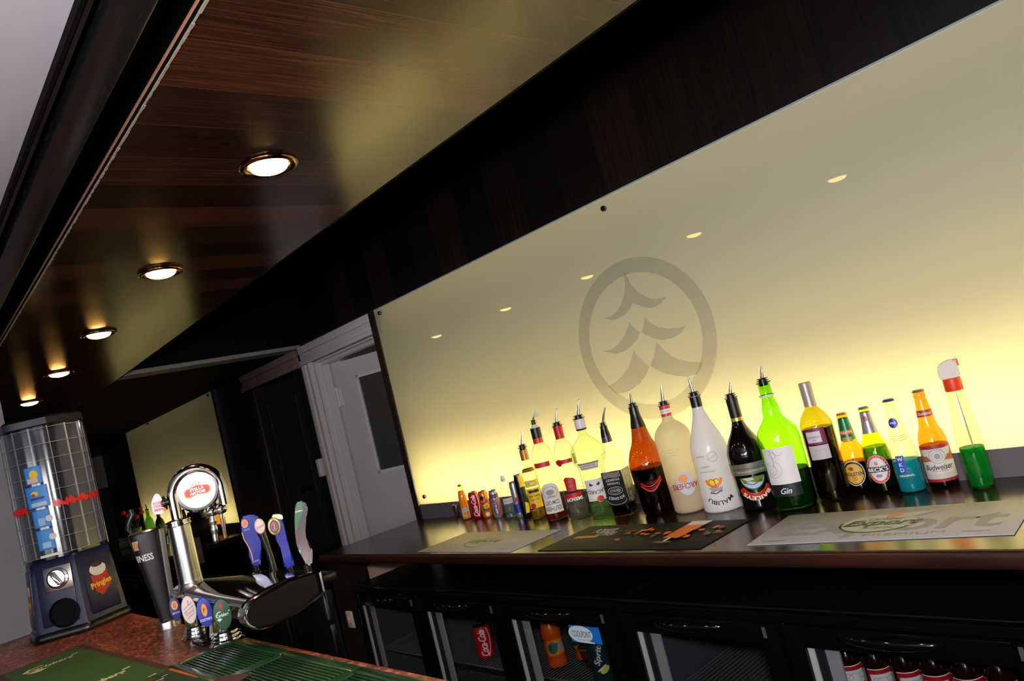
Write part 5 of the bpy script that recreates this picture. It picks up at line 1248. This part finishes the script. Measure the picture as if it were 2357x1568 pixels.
# bottle shaped badge on the left with its knob
bs = F0+Vector((-.012, -.03, 0))
b = bmesh.new(); q0 = facept(372, 1160, bs)-F0; q1 = Vector((0, 0, q0.z+.002)); tube(b, [q0, q0.lerp(q1, .35), q0.lerp(q1, .36), q1], [.018, .018, .009, .008], 18); mk('badge_knob', b, PLAST, t)
sb = plate('side_badge', [(352, 1178), (348, 1162), (350, 1150), (354, 1145), (356, 1138), (362, 1136), (368, 1140), (370, 1147), (377, 1158), (379, 1174), (376, 1182), (364, 1184), (355, 1184)], bs, .008, P((226, 214, 220), .35, emit=.15), t, .0015, .012)
a = Art(); a.text('ROSE', 0, .008, .006, P((220, 30, 120), .4), .02, bold=.03); a.text('CIDER', 0, 0, .006, P((220, 30, 120), .4), .022, bold=.03); a.text('BEER', 0, -.009, .006, RED, .02, bold=.03); a.ell(.012, -.012, .004, .005, ORANGE)
cc = facept(364, 1165, bs); a.build('badge_print', disc_mapper(cc, t, .0175), sb, 0)
# four oval badges in front of the hood
ob = [((403, 1401), .0125, .031, P((26, 36, 110), .35), 'orange'), ((435, 1404), .0160, .033, P((222, 208, 204), .4), 'script'), ((471, 1409), .0165, .034, P((26, 50, 160), .35), 'F'), ((512, 1414), .0185, .034, P((24, 66, 40), .35), 'C')]
for i, (pp, rx_, ry_, m, kd) in enumerate(ob):
    bs = ony(pp[0], pp[1], .538)
    nn = Vector((bs.x, bs.y, 0)).normalized(); ex_ = Vector((nn.y, -nn.x, 0))
    M = Matrix.Translation(bs-F0) @ Matrix(((ex_.x, 0, -nn.x, 0), (ex_.y, 0, -nn.y, 0), (0, 1, 0, 0), (0, 0, 0, 1)))
    b = bmesh.new(); lathe(b, [(.9, -.004), (1, -.002), (1, .002), (.94, .004), (0.001, .0055)], 36, 0, M @ Matrix.Diagonal((rx_, ry_, 1, 1))); bd = mk('badge', b, m, t)
    b = bmesh.new(); tube(b, [bs-F0+nn*.002, bs-F0+Vector((0, .05, 0))], .006, 12); mk('badge_stem', b, CHROME, bd)
    a = Art()
    if kd == 'orange': a.ell(0, .010, .010, .014, P((222, 120, 50), .4)); a.ring(0, .010, .0075, .011, .0012, CREAM); a.text('SMOOTH', 0, -.012, .006, P((200, 196, 220), .4), .022, bold=.02)
    elif kd == 'script': a.line([(-.015, -.004), (.015, .010)], .001, INK); a.text('Extra', 0, -.006, .010, P((196, 120, 120), .4), .026, rot=.35, shear=.3); a.line([(-.014, .006), (.014, .02)], .001, INK); a.line([(.0, .014), (.002, .027)], .0012, INK); a.line([(-.010, -.022), (.012, -.012)], .001, INK)
    elif kd == 'F': a.ell(0, .006, .0085, .018, P((216, 156, 50), .4)); a.ring(0, .006, .0085, .018, .0012, RED); a.text('F', 0, .006, .012, RED, bold=.03); a.text("FOSTER'S", 0, -.019, .007, P((220, 222, 235), .4), .032, bold=.02)
    else: logo(a, 0, -.002, .028, P((200, 220, 205), .4)); a.ell(0, .022, .004, .006, RED)
    a.items = [([(x*.76, y*.84) for x, y in v_], f_, m_) for v_, f_, m_ in a.items]; a.build('badge_print', disc_mapper(bs, t, .006), bd, 0)
# pump handles behind the hood
BLUEH = P((22, 44, 160), .22, name='blue_handle', coat=.4)
def stem(par, base, r_=.008):
    b = bmesh.new(); q = base-F0; lathe(b, [(r_*1.5, -.022), (r_*1.5, -.006), (r_, -.004), (r_, .010), (r_*.8, .012)], 18, 0, Matrix.Translation(q)); mk('handle_socket', b, PLAST, par)
YH = .742
def hnd(basepx): return ony(basepx[0], basepx[1], YH)
bs = hnd((589, 1312)); hd = empty('pump_handle'); hd.parent = t
plate('handle_grip', [(555, 1192), (566, 1185), (590, 1185), (597, 1192), (595, 1200), (598, 1230), (601, 1260), (601, 1290), (598, 1304), (580, 1304), (578, 1280), (572, 1262), (560, 1238), (555, 1215)], bs, .022, BLUEH, hd, .005); stem(hd, bs)
a = Art(); cc = facept(563, 1205, bs); a.ell(0, 0, .008, .011, P((226, 120, 60), .4)); a.ring(0, 0, .008, .011, .001, CREAM); a.text('SMOOTH', .002, -.017, .004, P((200, 205, 230), .4), .014)
pz = lambda x, y: (lambda q: ((q-cc).dot(Vector((Vector((bs.x, bs.y, 0)).normalized().y, -Vector((bs.x, bs.y, 0)).normalized().x, 0))), q.z-cc.z))(facept(x, y, bs))
a.line([pz(x, y) for x, y in ((557, 1225), (561, 1240), (572, 1258), (579, 1275), (582, 1290))], .0022, P((226, 170, 120), .4))
a.build('handle_print', disc_mapper(cc, t, .0118), hd, 0)
bs = hnd((628, 1318)); hd = empty('pump_handle'); hd.parent = t
b = bmesh.new(); pth = [facept(x, y, bs)-F0 for x, y in ((630, 1316), (625, 1290), (616, 1262), (607, 1240), (600, 1222))]; tube(b, pth, [.009, .0075, .0075, .009, .011], 16); mk('handle_grip', b, PLAST, hd); stem(hd, bs)
cc = facept(598, 1211, bs); nn = Vector((bs.x, bs.y, 0)).normalized(); ex_ = Vector((nn.y, -nn.x, 0)); M = Matrix.Translation(cc-F0-nn*.010) @ Matrix(((ex_.x, 0, -nn.x, 0), (ex_.y, 0, -nn.y, 0), (0, 1, 0, 0), (0, 0, 0, 1)))
b = bmesh.new(); lathe(b, [(.9, -.010), (1, -.006), (1, .001), (.92, .003), (.001, .004)], 24, 0, M @ Matrix.Diagonal((.013, .0195, 1, 1))); hb = mk('handle_badge', b, P((226, 208, 200), .4), hd)
a = Art(); a.text('Extra', 0, 0, .008, P((200, 90, 80), .4), .019, rot=.3, shear=.3); a.ring(0, 0, .0115, .0175, .001, P((200, 150, 130), .4)); a.build('handle_print', disc_mapper(cc, t, .0148), hb, 0)
bs = hnd((668, 1318)); hd = empty('pump_handle'); hd.parent = t
plate('handle_grip', [(624, 1196), (632, 1190), (649, 1190), (652, 1205), (660, 1240), (668, 1270), (676, 1290), (678, 1306), (655, 1310), (652, 1290), (646, 1262), (640, 1240), (634, 1228), (628, 1215)], bs, .022, BLUEH, hd, .005); stem(hd, bs)
cc = facept(639, 1188, bs); plate('handle_top', [(626, 1192), (626, 1186), (632, 1184), (648, 1184), (651, 1188), (651, 1196)], bs, .024, CREAM, hd, .002)
cc = facept(631, 1211, bs); M = Matrix.Translation(cc-F0-nn*.013) @ Matrix(((ex_.x, 0, -nn.x, 0), (ex_.y, 0, -nn.y, 0), (0, 1, 0, 0), (0, 0, 0, 1)))
b = bmesh.new(); lathe(b, [(.9, -.006), (1.05, -.004), (1.05, .001), (.92, .003), (.001, .004)], 24, 0, M @ Matrix.Diagonal((.0145, .0205, 1, 1))); hb = mk('handle_badge', b, GOLD, hd)
a = Art(); a.ell(0, 0, .011, .016, P((30, 40, 110), .4)); a.ring(0, 0, .007, .011, .0015, P((206, 120, 60), .4)); a.rect(-.002, -.008, .002, .008, P((206, 120, 60), .4)); a.build('handle_print', disc_mapper(cc, t, .0182), hb, 0)
bs = hnd((709, 1312)); hd = empty('pump_handle'); hd.parent = t
plate('handle_grip', [(679, 1170), (681, 1157), (688, 1152), (699, 1154), (708, 1163), (708, 1180), (700, 1205), (698, 1222), (705, 1240), (718, 1262), (720, 1270), (718, 1300), (706, 1303), (700, 1290), (694, 1278), (686, 1266), (682, 1250), (679, 1228), (678, 1200)], bs, .022, P((132, 132, 136), .16, 1, noise=.5, nscale=30), hd, .007); stem(hd, bs)
plate('handle_face', [(680, 1170), (682, 1158), (688, 1154), (696, 1156), (698, 1168), (694, 1185), (687, 1203), (684, 1222), (680, 1222), (678.5, 1200)], bs, .006, P((22, 96, 48), .3), hd, .001, .011)
a = Art(); cc = facept(688, 1176, bs); a.text('Carlsberg', 0, 0, .005, WHITE, .018, bold=.02, shear=.3); a.build('handle_print', disc_mapper(cc, t, .0146), hd, 0)
b = bmesh.new(); q = ony(709, 1349, .745)-F0; tube(b, [q-ex_*.012, q+ex_*.012], .0085, 18); mk('blue_valve_cap', b, P((40, 140, 220), .35, emit=.05), t)
b = bmesh.new(); tube(b, [q-ex_*.03, q-ex_*.012], .006, 12); tube(b, [q+ex_*.012, q+ex_*.03+Vector((0, 0, -.01)), q+ex_*.03+Vector((0, 0, -.09))], .007, 12); mk('valve_pipe', b, PLAST, t)
b = bmesh.new(); A_ = L(-2.05, .705, -.305); B_ = L(-1.64, .775, -.288); box(b, A_.x, B_.x, A_.y, B_.y, A_.z, B_.z, 0, .004); mk('handle_rail', b, PLAST, t)
b = bmesh.new(); A_ = L(-2.03, .548, -.399); B_ = L(-1.95, .62, -.392); box(b, A_.x, B_.x, A_.y, B_.y, A_.z, B_.z, 0, .002); tube(b, [L(-1.99, .59, -.392), L(-1.99, .60, -.345)], .020, 20); mk('stand_foot', b, GLOSSB, t)
# ------------------------------------------------------------------ stout tower
G0 = onz(398, 1446, BZ); G0.x -= .03; G0.z = BZ+.0005
t = empty('stout_tower', G0, math.atan2(-G0.y, -G0.x)+PI/2, 'tall black stout tower with cream lettering beside the chrome column', 'beer font')
ht = onx(362, 1219, G0.x).z-BZ
b = bmesh.new(); lathe(b, [(.034, 0), (.034, .002), (.032, .020), (.026, .024)], 36); mk('tower_base', b, STEEL, t)
b = bmesh.new(); nz = 14; rings = []
def gw(f): return (.022+.023*f**1.3, .018+.010*f)
def gring(f, z, sx=1.0):
    w_, d_ = gw(f); out = []
    for i in range(28):
        a_ = 2*PI*i/28; c_, s_ = math.cos(a_), math.sin(a_)
        out.append((-.012*f+w_*sx*math.copysign(abs(c_)**.55, c_), d_*math.copysign(abs(s_)**.8, s_), z))
    return out
for i in range(nz+1):
    f = i/nz; z = .0245+(ht-.0245)*f; rings.append([b.verts.new(p) for p in gring(f, z)])
for a_, c_ in zip(rings, rings[1:]):
    for i in range(28): b.faces.new((a_[i], a_[(i+1) % 28], c_[(i+1) % 28], c_[i]))
b.faces.new(rings[0][::-1]); b.faces.new(rings[-1]); mk('tower_body', b, P((22, 21, 24), .3, name='stout_black'), t, ang=.8)
b = bmesh.new()
pts = [(-.012*f+gw(f)[0]*.93, -gw(f)[1]*.55, .0245+(ht-.0245)*f) for f in [i/12 for i in range(13)]]; tube(b, pts, .009, 10); mk('steel_trim', b, P((120, 118, 116), .35, .6), t)
b = bmesh.new(); lathe(b, [(.9, 0), (1, .003), (.9, .007), (.01, .009)], 28, 0, Matrix.Translation((-.012, 0, ht)) @ Matrix.Diagonal((.044, .027, 1, 1))); mk('tower_top', b, STEEL, t)
def gm(zc):
    def f_(u, v, k):
        z = zc+v; f = (z-.0245)/(ht-.0245); w_, d_ = gw(f); cx_ = -.012*f
        uu = max(-1.35, min(.98, (u)/w_))
        # arc-like wrap round the left side
        if uu > -1: c_ = uu; 
        else: c_ = -1+(-(uu+1))*.25
        cc_ = max(-.999, min(.999, c_)); t_ = math.acos(math.copysign(abs(cc_)**(1/.55), cc_)); s_ = math.sin(t_)
        return Vector((cx_+w_*cc_-.0*k, -(d_*abs(s_)**.8)-.0012-k-(0), z))
    return f_
a = Art(); zt = onx(362, 1275, G0.x).z-BZ; a.text('GUINNESS', -.034, 0, .019, P((226, 226, 230), .4, emit=.05), .080, bold=.02); a.build('lettering', gm(zt), t, .005)
a = Art(); zt = onx(346, 1247, G0.x).z-BZ; a.poly([(-.009, -.014), (.003, -.014), (.002, -.002), (.006, .012), (-.010, .012), (-.010, 0)], P((214, 150, 110), .45)); a.ring(-.003, .0, .003, .008, .001, P((120, 60, 30), .4)); a.build('harp_emblem', lambda u, v, k: gm(zt)(u-.028, v, k), t, .006)
b = bmesh.new(); tube(b, [(-.046, 0, ht+.006), (-.052, 0, ht+.02), (-.046, 0, ht+.04), (-.034, 0, ht+.06), (-.036, 0, ht+.075)], [.006, .007, .008, .009, .007], 14); mk('pull_handle', b, PLAST, t)

# ------------------------------------------------------------------ far bay, small things on its counter
def item(name, lab, cat, x, y, parts, z=CT, rz=0, group=None):
    t = empty(name, (x, y, z+.0005), rz, lab, cat, group)
    for nm, bm_, m in parts: mk(nm, bm_, m, t)
    return t
def lb(pr, M=None, seg=24):
    b = bmesh.new(); lathe(b, pr, seg, 0, M); return b
for i, (x, y, h_, lab) in enumerate(((-6.90, 1.74, .30, 'tall green bottle on the far bay counter, left of its neighbour'), (-6.68, 1.76, .27, 'shorter dark green bottle on the far bay counter beside the tall one'))):
    item('green_bottle', lab, 'bottle', x, y, [('bottle_body', lb([(.03, 0), (.037, .004), (.037, h_*.55), (.03, h_*.66), (.014, h_*.76), (.013, h_*.93)]), glass((60, 130, 30), .3) if i == 0 else P((14, 34, 14), .2)), ('stopper', lb([(.015, h_*.93), (.015, h_*.96), (.005, h_*.97), (.003, h_*1.1)]), PLAST)])
b = bmesh.new(); lathe(b, [(.04, 0), (.05, .05), (.035, .12), (.045, .15)], 24)
st_ = bmesh.new(); fl_ = bmesh.new(); random.seed(11)
for i in range(7):
    a_ = i*.9; q = Vector((math.cos(a_)*.09, math.sin(a_)*.07, .24+.03*(i % 3))); tube(st_, [(0, 0, .1), q*.6+Vector((0, 0, .06)), q], .0025, 6)
    x_ = bmesh.new(); bmesh.ops.create_icosphere(x_, subdivisions=1, radius=.02+.004*(i % 2)); 
    for v in x_.verts: v.co *= random.uniform(.75, 1.2)
    join(fl_, x_, Matrix.Translation(q))
item('flower_vase', 'small vase of red flowers on the far bay counter', 'vase', -7.18, 1.70, [('vase', b, P((90, 110, 60), .3)), ('stem', st_, P((40, 80, 30), .6)), ('petals', fl_, P((200, 36, 20), .6))])
b = bmesh.new(); box(b, -.16, .16, -.09, .09, 0, .07, 0, .006); b2 = bmesh.new(); box(b2, -.15, .15, -.08, .08, .071, .085, 0, .004)
item('garnish_tray', 'low green garnish tray on the far bay counter', 'tray', -7.45, 1.66, [('tray_body', b, P((36, 66, 34), .4)), ('tray_lid', b2, P((60, 90, 50), .3))])
b = bmesh.new(); box(b, 3.005, 3.06, .03, .175, -.10, .07, 0, .006); mk('side_box', b, P((150, 148, 152), .4), far_counter)
for k, (x, lab) in enumerate(((-5.34, 'chrome tap of the far bay counter nearest the grey till box'), (-5.47, 'second chrome tap in the far bay with a dark handle'))):
    b = bmesh.new(); lathe(b, [(.035, 0), (.035, .01), (.02, .014), (.018, .10), (.022, .13), (.012, .16)], 24); b2 = bmesh.new(); tube(b2, [(0, 0, .12), (.0, -.05, .14), (0, -.09, .11), (0, -.095, .06)], .008, 12); b3 = bmesh.new(); tube(b3, [(0, 0, .15), (.01, 0, .20), (.0, 0, .26)], [.008, .014, .010], 12)
    item('chrome_tap', lab, 'tap', x, 1.56, [('tap_column', b, CHROME), ('spout', b2, CHROME), ('lever', b3, PLAST)])
b = bmesh.new(); lathe(b, [(.05, 0), (.055, .01), (.055, .14), (.03, .19), (.02, .22)], 24); b2 = lb([(.022, .22), (.022, .25), (0, .252)])
item('juice_carafe', 'amber juice carafe behind the far taps', 'carafe', -5.28, 1.74, [('carafe_body', b, glass((230, 150, 20), .5)), ('carafe_lid', b2, PLAST)])
b = bmesh.new(); box(b, -.10, .10, -.10, .10, 0, .15, 0, .015); b2 = bmesh.new(); lathe(b2, [(.07, .151), (.075, .16), (.05, .22), (0, .225)], 24)
item('ice_bucket', 'black ice dispenser on the far bay counter', 'ice bucket', -5.62, 1.72, [('bucket_body', b, PLAST), ('bucket_lid', b2, P((20, 18, 18), .2))])
t = empty('far_cabinet', (-8.15, 1.45, 0), 0, 'black bottle cabinet beneath the far bay counter with two steel trims', 'cabinet')
b = bmesh.new(); box(b, 0, 2.93, .0, .46, 0, CT-.06); mk('carcass', b, MATT, t, False)
for q in (H-.62, H-.655):
    b = bmesh.new(); box(b, .01, 2.92, -.012, -.001, q, q+.008); mk('steel_trim', b, P((90, 90, 92), .3, .6), t, False)
for x_ in (1.25, 1.75):
    b = bmesh.new(); lathe(b, [(.012, 0), (.012, .02), (0, .024)], 16, 0, Matrix.Translation((x_, -.012, H-.69)) @ Matrix.Rotation(PI/2, 4, 'X')); mk('lock', b, CHROME, t)
b = bmesh.new(); box(b, .01, 2.99, -.006, -.0003, -.007, -.0005); mk('edge_strip', b, STEEL, far_counter, False)
p_ = onx(211, 1052, -8.99); p2_ = onx(246, 1125, -8.99)
t = empty('notice_board', (-8.995, (p_.y+p2_.y)/2, (p_.z+p2_.z)/2), 0, 'pale blank notice board on the far end wall', 'board')
b = bmesh.new(); box(b, 0, .01, -.14, .08, -.17, .17); mk('board_sheet', b, P((176, 160, 150), .6, noise=.1), t, False)
b = bmesh.new(); box(b, 0, .016, -.16, -.14, -.19, .19); box(b, 0, .016, .08, .10, -.19, .19); box(b, 0, .016, -.14, .08, .17, .19); mk('board_frame', b, P((70, 60, 56), .5), t, False)

# ------------------------------------------------------------------ downlights
LENS = emit((255, 186, 98), 50, 'warm_lamp_lens'); RIM = P((150, 110, 66), .14, 1, name='brass_rim')
ord_ = ('nearest the camera end', 'second along', 'third along', 'fourth along', 'farthest, above the vending machine')
def downlight(x, y, lab, grp, power, shield=False):
    t = empty('downlight', (x, y, CZ), 0, lab, 'ceiling light', grp)
    b = bmesh.new(); lathe(b, smoothprof([(.056, -.0005), (.057, -.004), (.052, -.008), (.044, -.007), (.040, -.003), (.038, -.0005)], 3), 40, 0, None, 0, False); mk('rim', b, RIM, t)
    b = bmesh.new(); lathe(b, smoothprof([(.0375, -.003), (.032, -.011), (.018, -.016), (.0005, -.018)], 4), 32, 0, None, 0, False); mk('lens', b, LENS, t)
    ld = bpy.data.lights.new('lamp', 'SPOT'); ld.energy = power; ld.color = (1, .72, .42); ld.spot_size = math.radians(110); ld.spot_blend = .6; ld.shadow_soft_size = .02
    lo = bpy.data.objects.new('lamp', ld); col.objects.link(lo); lo.parent = t; lo.location = (0, 0, -.03)
for i, x in enumerate((-1.304, -2.036, -2.775, -3.505, -4.289)):
    downlight(x, .668, 'round brass rimmed downlight glowing in the boarded canopy, '+ord_[i], 'downlights in the canopy', 5)
downlight(-.57, .668, 'brass rimmed downlight in the canopy right of the visible row', 'downlights in the canopy', 5)

# ------------------------------------------------------------------ light
def area(name, loc, target, sx, sy, e, c=(1, 1, 1)):
    ld = bpy.data.lights.new(name, 'AREA'); ld.shape = 'RECTANGLE'; ld.size = sx; ld.size_y = sy; ld.energy = e; ld.color = c
    o = bpy.data.objects.new(name, ld); col.objects.link(o); o.location = loc
    o.rotation_euler = (Vector(target)-Vector(loc)).to_track_quat('-Z', 'Y').to_euler(); return o
area('flash_light', (.12, -.10, 1.66), (-1.7, 1.5, 1.35), .14, .10, 27, (1, .97, .98))
area('room_light', (.35, -1.1, 1.5), (-2.2, 1.2, 1.6), .8, .6, 20, (1, .97, .98))  # unseen fill lamp added behind the camera, serving as bounce
area('window_light', (0, -3.7, 1.6), (-2, 1.5, 1.6), 3.0, .8, 30, (.9, .95, 1))  # unseen area lamp added to simulate daylight from the pub side
area('passage_light', (-4.2, 3.2, 2.1), (-3.6, 2.0, 1.3), .5, .5, 20, (1, .97, .95))
w = bpy.data.worlds.new('world'); sc.world = w; w.use_nodes = True
w.node_tree.nodes['Background'].inputs[0].default_value = (.6, .65, .8, 1); w.node_tree.nodes['Background'].inputs[1].default_value = .05
sc.view_settings.view_transform = 'Standard'; sc.view_settings.look = 'None'; sc.view_settings.exposure = 0
sc.cycles.transparent_max_bounces = 32; sc.cycles.max_bounces = 8; sc.cycles.diffuse_bounces = 3; sc.cycles.glossy_bounces = 4; sc.cycles.use_denoising = True
sc.cycles.sample_clamp_indirect = 4; sc.cycles.caustics_reflective = False; sc.cycles.caustics_refractive = False
